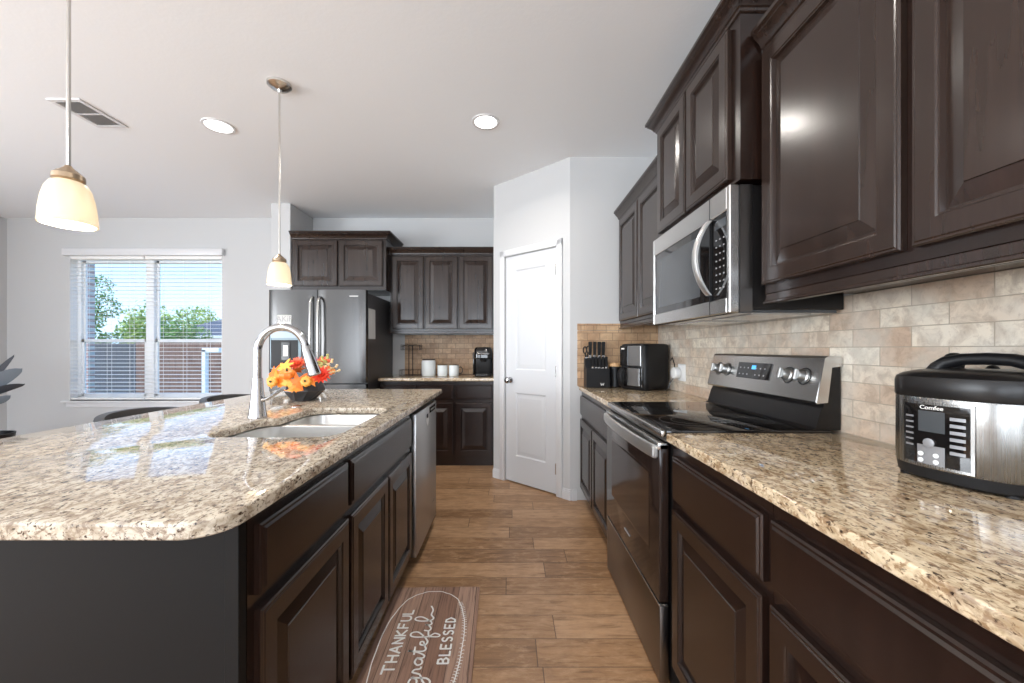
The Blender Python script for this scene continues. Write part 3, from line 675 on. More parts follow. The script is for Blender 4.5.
# ------------------------------------------------------------------ microwave
mw = thing('microwave', 'stainless over-the-range microwave between the wall cabinets', 'microwave', (.80, 2.148), RZ)
MWW = .75
obj('body', MB().box(.002, MWW-.002, .010, XR-.014-.80, 1.345, 1.785, .003), 'blackmat', mw)
fr = MB(); Y0, Y1 = -.025, .010
fr.box(0, .022, Y0, Y1, 1.334, 1.788, .004).box(MWW-.022, MWW, Y0, Y1, 1.334, 1.788, .004).box(.02, MWW-.02, Y0, Y1, 1.334, 1.390, .004).box(.02, MWW-.02, Y0, Y1, 1.703, 1.788, .004)
obj('face_frame', fr, 'steel', mw)
obj('side_flange', MB().box(MWW-.003, MWW+.001, .012, .055, 1.338, 1.786), 'steel_dark', mw)
md = obj('door_window', MB().box(.021, .610, -.018, .009, 1.389, 1.704, .002), 'blackgloss', mw)
obj('inner_border', MB().nested(.05, .52, 1.42, 1.67, [(0, 0), (.0, .001), (.006, .001), (.006, .0005)], -.018), 'greylcd', md)
cp = obj('control_panel', MB().box(.613, MWW-.021, -.018, .009, 1.389, 1.704, .002), 'blackgloss', mw)
obj('display', MB().box(.640, .715, -.0192, -.0182, 1.655, 1.685), 'greylcd', cp)
for r_ in range(8):
    for k in range(3): obj('key', MB().box(.644+k*.026, .652+k*.026, -.0192, -.0182, 1.43+r_*.026, 1.435+r_*.026), 'greyprint', cp)
obj('door_seam', MB().box(.608, .613, -.0255, -.012, 1.336, 1.786), 'black', mw)
hp = []
for k in range(19):
    f_ = k/18; hp.append((.615-.004*math.sin(PI*f_), -.030-.052*math.sin(PI*f_)**.8, 1.412+.285*f_))
loops = [[(p[0]+dx, p[1]+dy, p[2]) for dx, dy in ((-.016, .004), (-.016, -.004), (-.008, -.009), (.008, -.009), (.016, -.004), (.016, .004), (.008, .008), (-.008, .008))] for p in hp]
obj('door_handle', MB().loft(loops), 'handle', mw)
obj('underside', MB().box(.01, MWW-.01, -.018, .36, 1.334, 1.3445), 'greylcd', mw)
obj('grease_filter', MB().box(.05, .33, .08, .30, 1.331, 1.334), 'steel', mw); obj('grease_filter', MB().box(.42, .70, .08, .30, 1.331, 1.334), 'steel', mw)
# ------------------------------------------------------------------ refrigerator
FX0, FX1, FY = -2.272, -1.358, 3.74
fg = thing('refrigerator', 'stainless french-door refrigerator in the back corner', 'refrigerator', ((FX0+FX1)/2, FY, 0))
hw = (FX1-FX0)/2
obj('body', MB().box(-hw+.003, hw-.003, .075, .885, .03, 1.745, .004).box(-hw+.03, hw-.03, .09, .85, 0, .03), 'steel_dark' if 0 else mat('dark_grey_fridge_side', (.045, .043, .045), .35), fg)
def curved_door(x0, x1, z0, z1):
    """front bows gently"""
    n = 10; pf = []
    for i in range(n+1):
        f_ = i/n; x = x0+(x1-x0)*f_; e_ = min(f_, 1-f_)*n
        pf.append((x, .012*max(0, 1-e_)**2 - .006*math.sin(PI*f_)))
    P = pf + [(x1, .07), (x0, .07)]
    return MB().loft([[(x, y, z0) for x, y in P], [(x, y, z1) for x, y in P]])
ld = obj('door', curved_door(-hw, -.003, .885, 1.765), 'fridge', fg); rd = obj('door', curved_door(.003, hw, .885, 1.765), 'fridge', fg)
fz = obj('freezer_drawer', curved_door(-hw, hw, .06, .872), 'fridge', fg)
def fhandle(x, p):
    pts = [(x, -.004, .97), (x, -.035, .985), (x, -.055, 1.03), (x, -.062, 1.30), (x, -.055, 1.63), (x, -.035, 1.675), (x, -.004, 1.69)]
    return obj('door_handle', MB().tube(pts, .0125, 12), 'steel', p)
fhandle(-.036, ld); fhandle(.036, rd)
obj('drawer_handle', MB().tube([(-.36, -.004, .80), (-.35, -.05, .80), (-.25, -.062, .80), (.25, -.062, .80), (.35, -.05, .80), (.36, -.004, .80)], .0125, 12), 'steel_v', fz)
dp = obj('water_dispenser', MB().nested(-.435, -.145, 1.02, 1.385, [(0, 0), (0, .010), (.004, .012), (.012, .012), (.014, .006)], 0), 'disp_blue', ld)
obj('recess', MB().box(-.425, -.175, -.0125, -.004, 1.03, 1.29), 'black', dp)
obj('dispenser_display', MB().box(-.425, -.155, -.0140, -.0122, 1.31, 1.37), mat('pale_blue_control_panel', (.40, .50, .58), .25), dp)
obj('paddle', MB().box(-.325, -.245, -.020, -.0127, 1.10, 1.27, .003), 'greylcd', dp)
obj('paddle_label', MB().box(-.305, -.262, -.0215, -.0202, 1.14, 1.24), 'whiteprint', dp)
obj('badge', MB().box(.31, .39, -.0065, -.002, 1.70, 1.707), 'whiteprint', rd)
# notes on fridge
nt = tag(obj('fridge_magnet', MB().box(-.065, .065, -.004, .0, -.05, .05, .001), 'paper', loc=((FX0+FX1)/2-.30, FY-.0075, 1.475)), 'square white printed magnet on the left fridge door', 'magnet')
text_mesh('magnet_print', 'AKiF', .075, 'greyprint', nt, tr(0, -.0045, .012) @ rot('X', 90))
tag(obj('note_paper', MB().box(FX1-.0025, FX1-.0005, 3.83, 4.02, 1.305, 1.60), 'paper'), 'white sheet of paper on the dark side of the fridge', 'paper')
# ------------------------------------------------------------------ things on the back counter
CT = .9107
# wire rack
ra = thing('wire_rack', 'dark wire two-tier basket stand at the left end of the coffee counter', 'rack', (-1.085, 4.40, CT))
def basket(p, z, w, d, h, name):
    b = MB()
    for zz_ in (z, z+h):
        b.tube([(-w, -d, zz_), (w, -d, zz_), (w, d, zz_), (-w, d, zz_), (-w, -d, zz_)], .0022, 6)
    for i in range(9):
        x = -w+2*w*i/8; b.tube([(x, -d, z), (x, -d, z+h)], .0014, 5); b.tube([(x, d, z), (x, d, z+h)], .0014, 5); b.tube([(x, -d, z), (x, d, z)], .0014, 5)
    for i in range(1, 6):
        y = -d+2*d*i/6; b.tube([(-w, y, z), (-w, y, z+h)], .0014, 5); b.tube([(w, y, z), (w, y, z+h)], .0014, 5)
    return obj(name, b, 'wire', p)
basket(ra, .004, .115, .085, .062, 'lower_basket'); basket(ra, .285, .10, .075, .055, 'upper_basket')
obj('post', MB().tube([(-.03, 0, .004), (-.03, 0, .34)], .005, 8), 'wire', ra); obj('post', MB().tube([(.012, 0, .004), (.012, 0, .34)], .005, 8), 'wire', ra)
b = MB()
for k in range(7):
    a = 2*PI*k/7; b.tube([(0, 0, .325), (.05*math.cos(a), .03*math.sin(a), .345), (.12*math.cos(a), .075*math.sin(a), .318)], .002, 5)
obj('cup_hooks', b, 'wire', ra)
ca = thing('canister', 'tall white ceramic canister with a dark lid on the coffee counter', 'canister', (-.888, 4.36, CT))
obj('body', MB().lathe([(.066, 0), (.074, .006), (.077, .03), (.077, .15), (.073, .168), (.069, .172)], 32), 'mug', ca)
obj('lid', MB().lathe([(.070, .1725), (.071, .180), (.066, .186), (.01, .188)], 28), 'darklid', ca)
def mug(x, label, side):
    t = thing('coffee_mug', label, 'mug', (x, 4.33, CT), group='white mugs on the coffee counter')
    obj('cup', MB().lathe([(.044, 0), (.052, .006), (.055, .03), (.055, .115), (.054, .118), (.050, .118), (.050, .02), (.03, .012)], 28), 'mug', t)
    obj('rim', MB().lathe([(.0545, .1185), (.0548, .124), (.050, .124), (.0495, .1185)], 28, cap0=False, cap1=False), 'darklid', t)
    obj('handle', MB().tube([(side*.053, 0, .095), (side*.075, 0, .10), (side*.092, 0, .08), (side*.092, 0, .045), (side*.072, 0, .025), (side*.053, 0, .03)], .006, 8), 'darklid' if side > 0 else 'mug', t)
    return t
m1 = mug(-.731, 'white mug in the middle, between the tall canister and the other mug', 1); m1.rotation_euler[2] = 1.9
m2 = mug(-.606, 'white mug with its handle to the right, nearest the coffee maker', 1)
km = thing('coffee_maker', 'black single-serve coffee maker beside the pantry wall', 'coffee maker', (-.285, 4.38, CT))
def rr(w, d, r, cx=0, cy=0, seg=5): return round_poly([(cx-w, cy-d, r), (cx+w, cy-d, r), (cx+w, cy+d, r), (cx-w, cy+d, r)], seg)
b = MB(); b.loft([[(x, y, z) for x, y in rr(.095*k, .085*k, .03*k, .0, .06)] for z, k in ((0, .97), (.006, 1), (.20, 1))]); obj('water_tower', b, 'blackmat', km)
b = MB(); b.loft([[(x, y, z) for x, y in rr(.098*k, .14*k, .05*k, 0, .0)] for z, k in ((.19, .92), (.20, 1), (.27, 1), (.295, .96), (.313, .84), (.318, .6))]); obj('brew_head', b, 'blackgloss', km)
b = MB(); b.loft([[(x, y, z) for x, y in rr(.09*k, .08*k, .04*k, 0, -.075)] for z, k in ((0, .97), (.004, 1), (.026, 1), (.03, .97))]); obj('drip_tray', b, 'blackmat', km)
obj('head_handle', MB().tube([(.075*math.cos(a)-.0, -.105-.045*math.sin(a), .245+.0*a) for a in [PI*k/12 for k in range(13)]], .009, 8, flat=1.3), 'chrome', km)
obj('spout', MB().lathe([(.03, .155), (.04, .192)], 20, c=(0, -.08, 0)), 'black', km)
obj('side_reservoir', MB().box(-.118, -.098, -.02, .12, .01, .26, .008, 2), 'blackgloss', km)
# ------------------------------------------------------------------ flower bowl on the island
bw = thing('flower_bowl', 'dark faceted bowl holding orange autumn decorations on the island', 'bowl', (-1.185, 2.29, CT))
n = 10; loops = []
for r_, z, tw in ((.055, 0, 0), (.062, .004, 0), (.112, .058, PI/n), (.100, .112, 0), (.092, .112, 0), (.098, .06, PI/n), (.05, .014, 0)):
    loops.append([(r_*math.cos(2*PI*i/n+tw), r_*math.sin(2*PI*i/n+tw), z) for i in range(n)])
obj('bowl_body', MB().loft(loops), 'stone', bw, smooth=False)
fl = thing('flower_arrangement', 'artificial autumn bouquet of orange leaves, small pumpkins and red dahlias', 'bouquet', (-1.180, 2.29, CT+.083))
obj('foam_base', MB().ball((0, 0, .012), .066, 16, 8, (1, 1, .4)), mat('dark_moss', (.05, .045, .02), .9), fl)
LM = [mat('leaf_orange', (.85, .17, .01), .55), mat('leaf_yellow', (.90, .42, .06), .55), mat('leaf_pale_orange', (.90, .27, .02), .55), mat('leaf_red', (.65, .06, .03), .55)]
def maple(size):
    pts = []; spikes = [(-150, .45), (-105, .75), (-52, .9), (0, 1.1), (52, .9), (105, .75), (150, .45)]
    for i, (a, l) in enumerate(spikes):
        a = math.radians(90-a)
        pts.append((a, l))
    out = [(0, -.15)]
    for i, (a, l) in enumerate(pts):
        if i > 0:
            am = (pts[i-1][0]+a)/2; out.append((.42*math.cos(am), .42*math.sin(am)))
        out.append((.72*l*math.cos(a+.16), .72*l*math.sin(a+.16))); out.append((l*math.cos(a), l*math.sin(a))); out.append((.72*l*math.cos(a-.16), .72*l*math.sin(a-.16)))
    vs = [(0, .1, .06)]+[(x, y, -.16*(x*x+y*y)) for x, y in out]; nn = len(out)
    fs = [(0, 1+i, 1+(i+1) % nn) for i in range(nn)]
    k = len(vs); vs2 = [(x*size, y*size, z*size) for x, y, z in vs]+[(x*size, y*size, z*size-.0015) for x, y, z in vs]
    fs2 = fs+[(c_+k, b_+k, a_+k) for a_, b_, c_ in fs]+[(1+i, 1+(i+1) % nn, k+1+(i+1) % nn, k+1+i) for i in range(nn)]
    return MB().add(vs2, fs2)
def aim(d, roll=0):
    q_ = Vector(d).normalized().to_track_quat('Z', 'Y'); return q_.to_matrix().to_4x4() @ Matrix.Rotation(roll, 4, 'Z')
leaves = [(-.125, -.07, .055, -.5, -.75, .35, 0, .058), (-.095, -.095, .03, -.35, -1, .15, 2, .055), (-.135, -.02, .05, -.6, -.5, .6, 1, .058), (-.155, -.05, .015, -.6, -.8, .1, 1, .050),
          (-.06, -.09, .095, -.2, -.8, .6, 1, .050), (-.03, -.118, .012, 0, -1, .1, 1, .048), (.02, -.125, .015, .1, -1, .05, 0, .055), (.0, -.118, -.015, 0, -1, 0, 2, .048), (.075, -.11, .03, .3, -1, .2, 2, .050),
          (-.10, .04, .085, -.4, -.3, .9, 1, .055), (.11, -.03, .06, .7, -.6, .4, 0, .050), (.03, -.03, .105, .1, -.7, .8, 3, .048), (-.02, .05, .115, 0, -.4, 1, 1, .05), (.12, .04, .07, .7, -.2, .7, 2, .05),
          (-.07, -.105, .0, -.3, -1, -.1, 2, .045), (.05, .09, .09, .2, .3, 1, 0, .05), (-.09, .10, .07, -.5, .4, .7, 0, .05)]
for i, (x, y, z, nx, ny, nz, mi, sz) in enumerate(leaves):
    sz *= 1.15
    T = tr(x, y, z+.01) @ aim((nx, ny, nz), random.uniform(-.8, .8)+PI*.0)
    mb = maple(sz); mb2 = MB().add(mb.v, mb.f, T); obj('maple_leaf', mb2, LM[mi], fl, smooth=False)
PM = [mat('mini_pumpkin_orange', (.80, .20, .02), .4), mat('mini_pumpkin_yellow', (.86, .36, .05), .4)]
fl.scale = (1.15, 1, 1.08)
def pumpkin(x, y, z, r, mi, tilt):
    T = tr(x, y, z) @ aim(tilt); loops = []
    for k in range(11):
        a = PI*k/10; 
        loops.append([((r*(math.sin(a)**.8)*(1-.10*abs(math.cos(4*t_))**.5*0+.08*math.cos(8*t_))+.002)*math.cos(t_), (r*(math.sin(a)**.8)*(1+.08*math.cos(8*t_))+.002)*math.sin(t_), -r*.72*math.cos(a)*(1-.25*math.sin(a)**0*abs(math.cos(a))**6)) for t_ in [2*PI*i/32 for i in range(32)]])
    o = obj('mini_pumpkin', MB().loft(loops, T=T), PM[mi], fl)
    obj('pumpkin_stem', MB().tube([(0, 0, r*.5), (0, 0, r*.75), (.003, 0, r*.98)], [.006, .0045, .005], 7, T=T), mat('green_brown_stem', (.08, .07, .02), .7), o)
pumpkin(-.030, -.118, .068, .034, 0, (.0, -.35, 1)); pumpkin(.060, -.120, .032, .025, 1, (.0, -1, .25)); pumpkin(-.100, -.122, .030, .024, 1, (-.1, -1, .2))
DM = [mat('dahlia_red', (.72, .05, .02), .5), mat('dahlia_coral', (.80, .13, .06), .5)]
def dahlia(x, y, z, r, mi, d):
    b = MB(); T0 = tr(x, y, z) @ aim(d)
    for ring, (cnt, el, ln) in enumerate(((14, 12, 1.0), (12, 35, .85), (9, 58, .65), (5, 80, .45))):
        for k in range(cnt):
            T = T0 @ Matrix.Rotation(2*PI*k/cnt+ring*.3, 4, 'Z') @ rot('Y', -el)
            l = r*ln; w_ = r*.17
            b.add([(.1*l, 0, 0), (.55*l, w_, .004), (l, 0, .006), (.55*l, -w_, .004), (.55*l, 0, -.004)], [(0, 1, 4), (1, 2, 4), (2, 3, 4), (3, 0, 4), (0, 3, 2, 1)], T)
    return obj('dahlia', b, DM[mi], fl, smooth=False)
dahlia(.118, -.09, .062, .052, 0, (.35, -1, .4)); dahlia(-.015, -.045, .115, .048, 1, (-.1, -.8, .8)); dahlia(.08, .04, .125, .04, 1, (.2, -.5, 1)); dahlia(-.09, .06, .10, .045, 0, (-.4, .2, .9))
SP = [mat('sprig_pale', (.75, .55, .30), .6), mat('berry_mauve', (.55, .25, .35), .5), mat('sprig_olive', (.45, .40, .12), .6)]
for i, (x, y, z, mi) in enumerate(((.155, -.03, .14, 0), (.175, -.02, .11, 0), (.19, -.03, .085, 0), (.10, -.02, .155, 2), (.12, -.02, .13, 2), (.04, -.02, .17, 1), (.065, -.01, .145, 1), (.14, -.05, .165, 2))):
    b = MB(); p0 = Vector((x*.35, y*.5, .03)); p1 = Vector((x, y, z)); b.tube([p0, (p0+p1)/2+Vector((0, 0, .012)), p1], .0018, 5)
    for k in range(8):
        f_ = .45+.55*k/7; p = p0.lerp(p1, f_)+Vector((0, 0, .012*(1-abs(2*f_-1)))); a = k*2.4
        b.ball(tuple(p+Vector((.009*math.cos(a), .006*math.sin(a), .008*math.sin(a*1.3)))), .0055, 7, 5, (1.3, 1, 1.0))
    obj('berry_sprig', b, SP[mi], fl)
# ------------------------------------------------------------------ corner of the range counter
KX, KY = .675, 3.075
kb = thing('knife_block', 'black knife block with a small white mark at the pantry end of the counter', 'knife block', (KX, KY, CT))
b = MB(); b.loft([[(x, y, z) for x, y in ((-.088, y0), (.088, y0), (.088, .062), (-.088, .062))] for z, y0 in ((0, -.055), (.145, -.055))])
b.loft([[(x, y, z) for x, y in ((-.088, y0), (.088, y0), (.088, .062), (-.088, .062))] for z, y0 in ((.146, -.004), (.225, .012))])
obj('block', b, 'black', kb, smooth=False)
mk = MB()
for x0, z0, x1, z1 in ((.018, .038, .024, .018), (.024, .018, .031, .032), (.031, .032, .038, .018), (.038, .018, .044, .038)): mk.tube([(x0, -.056, z0), (x1, -.056, z1)], .0022, 6)
obj('maker_mark', mk, 'whiteprint', kb)
def knife(x, y, z, s, tilt, label, group):
    t = thing('kitchen_knife', label, 'knife', (KX+x, KY+y, CT+z), 0, group)
    T = rot('X', -tilt)
    obj('blade', MB().box(-.010*s, .010*s, -.001, .001, -.055*s, .0, T=T), 'steel', t)
    obj('handle', MB().loft([[(cx*s*w_, cy*s*w_, z_*s) for cx, cy in ((-.011, -.008), (.011, -.008), (.011, .008), (-.011, .008))] for z_, w_ in ((.0, .7), (.01, .8), (.04, 1), (.08, 1.0), (.105, 1.15), (.112, .9))], T=T), 'black', t)
    obj('bolster', MB().box(-.0095*s, .0095*s, -.0085*s, .0085*s, -.004, .012*s, .001, T=T), 'steel', t)
    obj('rivets', MB().box(.0095*s, .0115*s, -.004, .004, .02*s, .095*s, T=T), 'nickel', t)
    return t
for i, x in enumerate((-.045, -.010, .025, .058)):
    knife(x, .030, .235, 1.05, -4, ['large black-handled knife in the back row, leftmost of four', 'large black-handled knife in the back row, second from the left', 'large black-handled knife in the back row, second from the right', 'large black-handled knife in the back row, rightmost of four'][i], 'large knives in the block')
for i, x in enumerate((-.038, -.012, .014, .040, .066)):
    knife(x, -.030, .150, .78, -4, ['steak knife in the lower front row of the block, leftmost of five', 'steak knife in the lower front row of the block, second from the left', 'steak knife in the middle of the lower front row of the block', 'steak knife in the lower front row of the block, second from the right', 'steak knife in the lower front row of the block, rightmost of five'][i], 'steak knives in the block')
sc = thing('scissors', 'black-handled kitchen scissors at the left edge of the knife block', 'scissors', (KX-.072, KY+.03, CT+.232))
b = MB()
for s_, zc in ((-1, .055), (1, .06)): b.tube([(s_*.013+.013*math.cos(a), 0, zc+.026*math.sin(a)) for a in [2*PI*k/16 for k in range(17)]], .0048, 7)
b.tube([(-.006, 0, 0), (-.010, 0, .03)], .006, 7).tube([(.006, 0, 0), (.010, 0, .03)], .006, 7)
obj('handles', b, 'black', sc); obj('blades', MB().box(-.010, .010, -.0015, .0015, -.055, .002), 'steel', sc)
jr = thing('storage_jar', 'black ribbed jar with a pale wooden lid between knife block and air fryer', 'jar', (.822, 3.09, CT))
obj('jar_body', MB().lathe([(.045, 0), (.047, .004)]+[(.047-.003*(k % 2), .01+.0125*k) for k in range(12)]+[(.045, .158)], 28), 'black', jr)
obj('lid', MB().lathe([(.044, .1585), (.047, .162), (.047, .180), (.043, .186)], 28), 'wood_lid', jr)
af = thing('air_fryer', 'black and steel air fryer in the corner of the counter', 'air fryer', (1.005, 2.955, CT), math.radians(-60))
def afl(w, d, r, z): return [(x, y, z) for x, y in rr(w, d, r, seg=6)]
obj('body', MB().loft([afl(.118, .13, .035, 0), afl(.122, .135, .04, .008), afl(.125, .138, .045, .06), afl(.125, .138, .045, .315), afl(.120, .132, .045, .328), afl(.10, .115, .04, .334)]), 'black', af)
obj('steel_band', MB().box(-.030, .088, -.1405, -.134, .172, .318, .003), 'steel_v', af)
obj('touch_panel', MB().box(-.112, -.032, -.1400, -.134, .172, .318, .003), 'blackgloss', af)
bk = obj('basket_front', MB().loft([[(x, y, z) for x, y in rr(.108, .010, .008, 0, -.139)] for z in (.025, .160)]), 'blackgloss', af)
obj('steel_plate', MB().box(-.030, .085, -.1515, -.1485, .030, .156, .002), 'steel_v', bk)
obj('basket_handle', MB().loft([[(x-.065, y, z) for x, y in rr(.017, .006+o_*.0, .005, 0, -.160-o_)] for z, o_ in ((.02, .004), (.05, .026), (.10, .034), (.13, .026), (.155, .004))]), 'black', bk)
obj('logo_mark', MB().box(-.095, -.065, -.1408, -.1401, .292, .303), 'whiteprint', af)
# outlet on the side wall
ol = thing('wall_outlet', 'white outlet with plugged-in adapter on the tile near the air fryer', 'outlet', (XR-.0115, 2.72, 1.045), RZ)
obj('cover_plate', MB().box(-.058, .058, -.006, 0, -.058, .058, .003), 'white', ol)
obj('socket', MB().box(.012, .046, -.009, -.005, -.034, .034, .003), 'white', ol)
pl = tag(obj('plug_adapter', MB().lathe([(.038, 0), (.040, .004), (.040, .036), (.034, .044), (.012, .046)], 24, T=rot('X', 90)), 'white', loc=(XR-.021, 2.752, 1.04), rot=(0, 0, RZ)), 'round white plug adapter stuck in the wall outlet', 'adapter')
tag(obj('power_cord', MB().tube([(1.160, 2.86, 1.120), (1.166, 2.845, 1.145), (1.158, 2.82, 1.14), (1.158, 2.79, 1.10), (1.150, 2.765, 1.075)], .0035, 7), 'black'), 'short black cord from the air fryer to the outlet', 'cord')
tag(obj('power_cord', MB().tube([(1.140, 2.758, 1.005), (1.130, 2.79, .97), (1.115, 2.79, .93), (1.085, 2.775, .917)], .0032, 7), 'greylcd'), 'grey cord hanging from the white adapter to the countertop', 'cord')
# ------------------------------------------------------------------ multi cooker
mc = thing('multi_cooker', 'stainless electric multi cooker with black lid on the right counter', 'cooker', (1.052, .890, CT), math.radians(-74))
def sup(a, bb_, e, n=48): return [(a*math.copysign(abs(math.cos(t_))**(2/e), math.cos(t_)), bb_*math.copysign(abs(math.sin(t_))**(2/e), math.sin(t_))) for t_ in [2*PI*i/n for i in range(n)]]
def ML(k, z, e=2.7, a=.127, bb_=.118): return [(x*k, y*k, z) for x, y in sup(a, bb_, e)]
obj('body', MB().loft([ML(.985, .030), ML(1, .034), ML(1, .182), ML(.995, .186)]), 'cooksteel', mc)
obj('base', MB().loft([ML(.93, .004), ML(.965, .008), ML(.985, .030)]), 'black', mc)
for s1, s2 in ((-1, -1), (1, -1), (1, 1), (-1, 1)): obj('foot', MB().lathe([(.012, 0), (.012, .006)], 12, c=(s1*.085, s2*.08, 0)), 'black', mc)
ldm = obj('lid', MB().loft([ML(1.0, .187), ML(1.012, .190), ML(1.012, .222), ML(.99, .232), ML(.90, .240), ML(.70, .247), ML(.3, .251)]), 'blackmat', mc)
# arched handle that spans the lid
hp = [(-.070, -.01, .236), (-.062, -.01, .250), (-.048, -.01, .264), (-.020, -.01, .272), (.018, -.01, .274), (.056, -.01, .272), (.084, -.01, .264), (.098, -.01, .250), (.106, -.01, .236)]
obj('lid_handle', MB().tube(hp, [.022, .020, .017, .015, .015, .015, .017, .020, .022], 14, flat=.9), 'black', ldm)
obj('steam_valve', MB().lathe([(.017, .236), (.018, .262), (.014, .268), (.006, .272)], 18, c=(-.060, .040, .014)), 'black', ldm)
obj('lid_button', MB().ball((.0, .05, .247), .012, 14, 8), 'black', ldm)
# curved control panel follows the front of the body
def cp_patch(name, x0, x1, z0, z1, m, par, lift, n=12, thick=.0012):
    def yf(x): return -.118*(max(0, 1-abs(x/.127)**2.7))**(1/2.7)
    b = MB(); A = []; B_ = []
    for i in range(n+1):
        x = x0+(x1-x0)*i/n; y = yf(x); A.append((x, y-lift)); B_.append((x, y-lift+thick))
    P = A+B_[::-1]
    return obj(name, b.loft([[(x, y, z0) for x, y in P], [(x, y, z1) for x, y in P]]), m, par)
fp = cp_patch('control_panel_frame', -.078, .048, .034, .178, 'cooksteel', mc, .004, thick=.006)
cpn = cp_patch('control_panel', -.072, .042, .040, .172, 'blackgloss', mc, .0052)
cp_patch('display', -.042, .004, .112, .158, 'greylcd', cpn, .0060)
cp_patch('keypad', -.044, .004, .040, .082, 'button', cpn, .0060)
for r_ in range(6):
    cp_patch('key', .012, .036, .070+r_*.0145, .077+r_*.0145, 'button', cpn, .0060, 4)
    cp_patch('key', -.068, -.052, .076+r_*.0130, .080+r_*.0130, 'button', cpn, .0060, 4)
for x, z in ((-.036, .048), (-.036, .062), (-.010, .048), (-.010, .062)): obj('round_key', MB().lathe([(.005, 0), (.005, .0012)], 12, T=tr(x, -.1245, z) @ rot('X', 90)), 'white', cpn)
obj('start_key', MB().lathe([(.010, 0), (.010, .002), (.007, .0025)], 16, T=tr(-.022, -.1245, .088) @ rot('X', 90)), 'button', cpn)
text_mesh('brand_print', 'Comfee', .0125, 'whiteprint', cpn, tr(-.018, -.1248, .1655) @ rot('X', 90))
for i, z in enumerate((.071, .0855, .100, .1145, .129, .1435)): pass
# ------------------------------------------------------------------ floor mat
mtm = mat('mat_plank_print', (.3, .2, .15), .85); q = N(mtm)
v = q.coord('Object', (1, 1, 1)); sp2 = q.n('SeparateXYZ'); q.l(v, sp2.inputs[0])
px = q.math('DIVIDE', q.math('ADD', sp2.outputs['X'], 1.0), .085); pf = q.math('FRACT', px); pid = q.math('FLOOR', px)
w1 = q.n('TexWhiteNoise', noise_dimensions='1D'); q.l(pid, w1.inputs['W'])
c = q.ramp(w1.outputs['Value'], [(0, (.24, .13, .09)), (.5, (.33, .20, .145)), (1, (.43, .28, .21))])
gv = q.coord('Object', (60, 2.5, 1)); g = q.noise(gv, 1.5, 6, .65, 1.2)
c = q.mix(1.0, c, q.ramp(g, [(.32, (.42, .38, .36)), (.5, (1, 1, 1)), (.7, (1.25, 1.2, 1.15))]), 'MULTIPLY')
c = q.mix(q.math('MULTIPLY', q.math('LESS_THAN', pf, .03), .8), c, (.03, .02, .015)); q.col(c)
mx0, mx1, my0, my1 = -.198, .198, -.385, .385
mt = thing('kitchen_mat', 'brown wood-print kitchen mat with white lettering in front of the sink', 'mat', (-.348, 1.612, .001), math.radians(1.2))
obj('mat_pad', MB().loft([[(x, y, z) for x, y in rr(.208-i, .385-i, .012)] for z, i in ((0, 0), (.006, 0), (.0085, .002))]), mtm, mt)
def catmull(P, k=6):
    P = [Vector(p) for p in P]; out = []
    for i in range(len(P)-1):
        a, b_, c_, d = P[max(i-1, 0)], P[i], P[i+1], P[min(i+2, len(P)-1)]
        for j in range(k):
            t_ = j/k; out.append(.5*((2*b_)+(-a+c_)*t_+(2*a-5*b_+4*c_-d)*t_**2+(-a+3*b_-3*c_+d)*t_**3))
    out.append(P[-1]); return out
def ribbon(b, P, w_, z=.0098):
    z += .00012*(len(b.f) % 9)
    n = len(P)
    L_, R_ = [], []
    for i in range(n):
        d = (P[min(i+1, n-1)]-P[max(i-1, 0)]).normalized(); nn = Vector((-d.y, d.x))*w_/2
        L_.append((*(P[i]+nn), z)); R_.append((*(P[i]-nn), z))
    T = [Vector(p) for p in L_]; 
    vs = L_+R_; fs = [(i, i+1, n+i+1, n+i) for i in range(n-1)]; b.add(vs, fs)
# text runs along +y (away from camera); letter-up is -x
GL = {'T': [[(0, 1), (.8, 1)], [(.4, 1), (.4, 0)]], 'H': [[(0, 1), (0, 0)], [(.6, 1), (.6, 0)], [(0, .5), (.6, .5)]], 'A': [[(0, 0), (.35, 1), (.7, 0)], [(.14, .35), (.56, .35)]],
      'N': [[(0, 0), (0, 1), (.6, 0), (.6, 1)]], 'K': [[(0, 1), (0, 0)], [(.55, 1), (0, .45), (.6, 0)]], 'F': [[(.55, 1), (0, 1), (0, 0)], [(0, .5), (.45, .5)]],
      'U': [[(0, 1), (0, .3), (.15, .03), (.42, .03), (.6, .3), (.6, 1)]], 'L': [[(0, 1), (0, 0), (.5, 0)]], 'B': [[(0, 0), (0, 1), (.4, .98), (.5, .76), (.35, .52), (0, .5)], [(.35, .52), (.58, .28), (.4, .02), (0, 0)]],
      'E': [[(.55, 1), (0, 1), (0, 0), (.55, 0)], [(0, .5), (.42, .5)]], 'S': [[(.52, .85), (.3, 1), (.05, .85), (.1, .6), (.42, .45), (.52, .2), (.3, 0), (.02, .12)]], 'D': [[(0, 0), (0, 1), (.35, .95), (.6, .5), (.35, .05), (0, 0)]]}
def put_text(body, x_base, y0, y1, h):
    adv = [(.8 if ch == 'T' else .7 if ch == 'A' else .5 if ch == 'L' else .58) for ch in body]; tot = sum(adv)+.28*(len(body)-1); k = (y1-y0)/tot; b = MB(); xx = 0
    for ch, a in zip(body, adv):
        for st in GL[ch]:
            P = [Vector((x_base-p[1]*h, y0+(xx+p[0])*k)) for p in st]
            if ch in 'SU': P = catmull(P, 5)
            for s_, e_ in zip(P, P[1:]):
                if ch not in 'SU': 
                    d = (e_-s_).normalized()*.002; ribbon(b, [s_-d, e_+d], .0085)
            if ch in 'SU': ribbon(b, P, .0085)
        xx += a+.28
    return b
ox, oy = -.355, 1.612
obj('lettering', put_text('THANKFUL', -.085, -.150, .205, .043), 'whiteprint', mt, smooth=False)
obj('lettering', put_text('BLESSED', .112, -.105, .15, .040), 'whiteprint', mt, smooth=False)
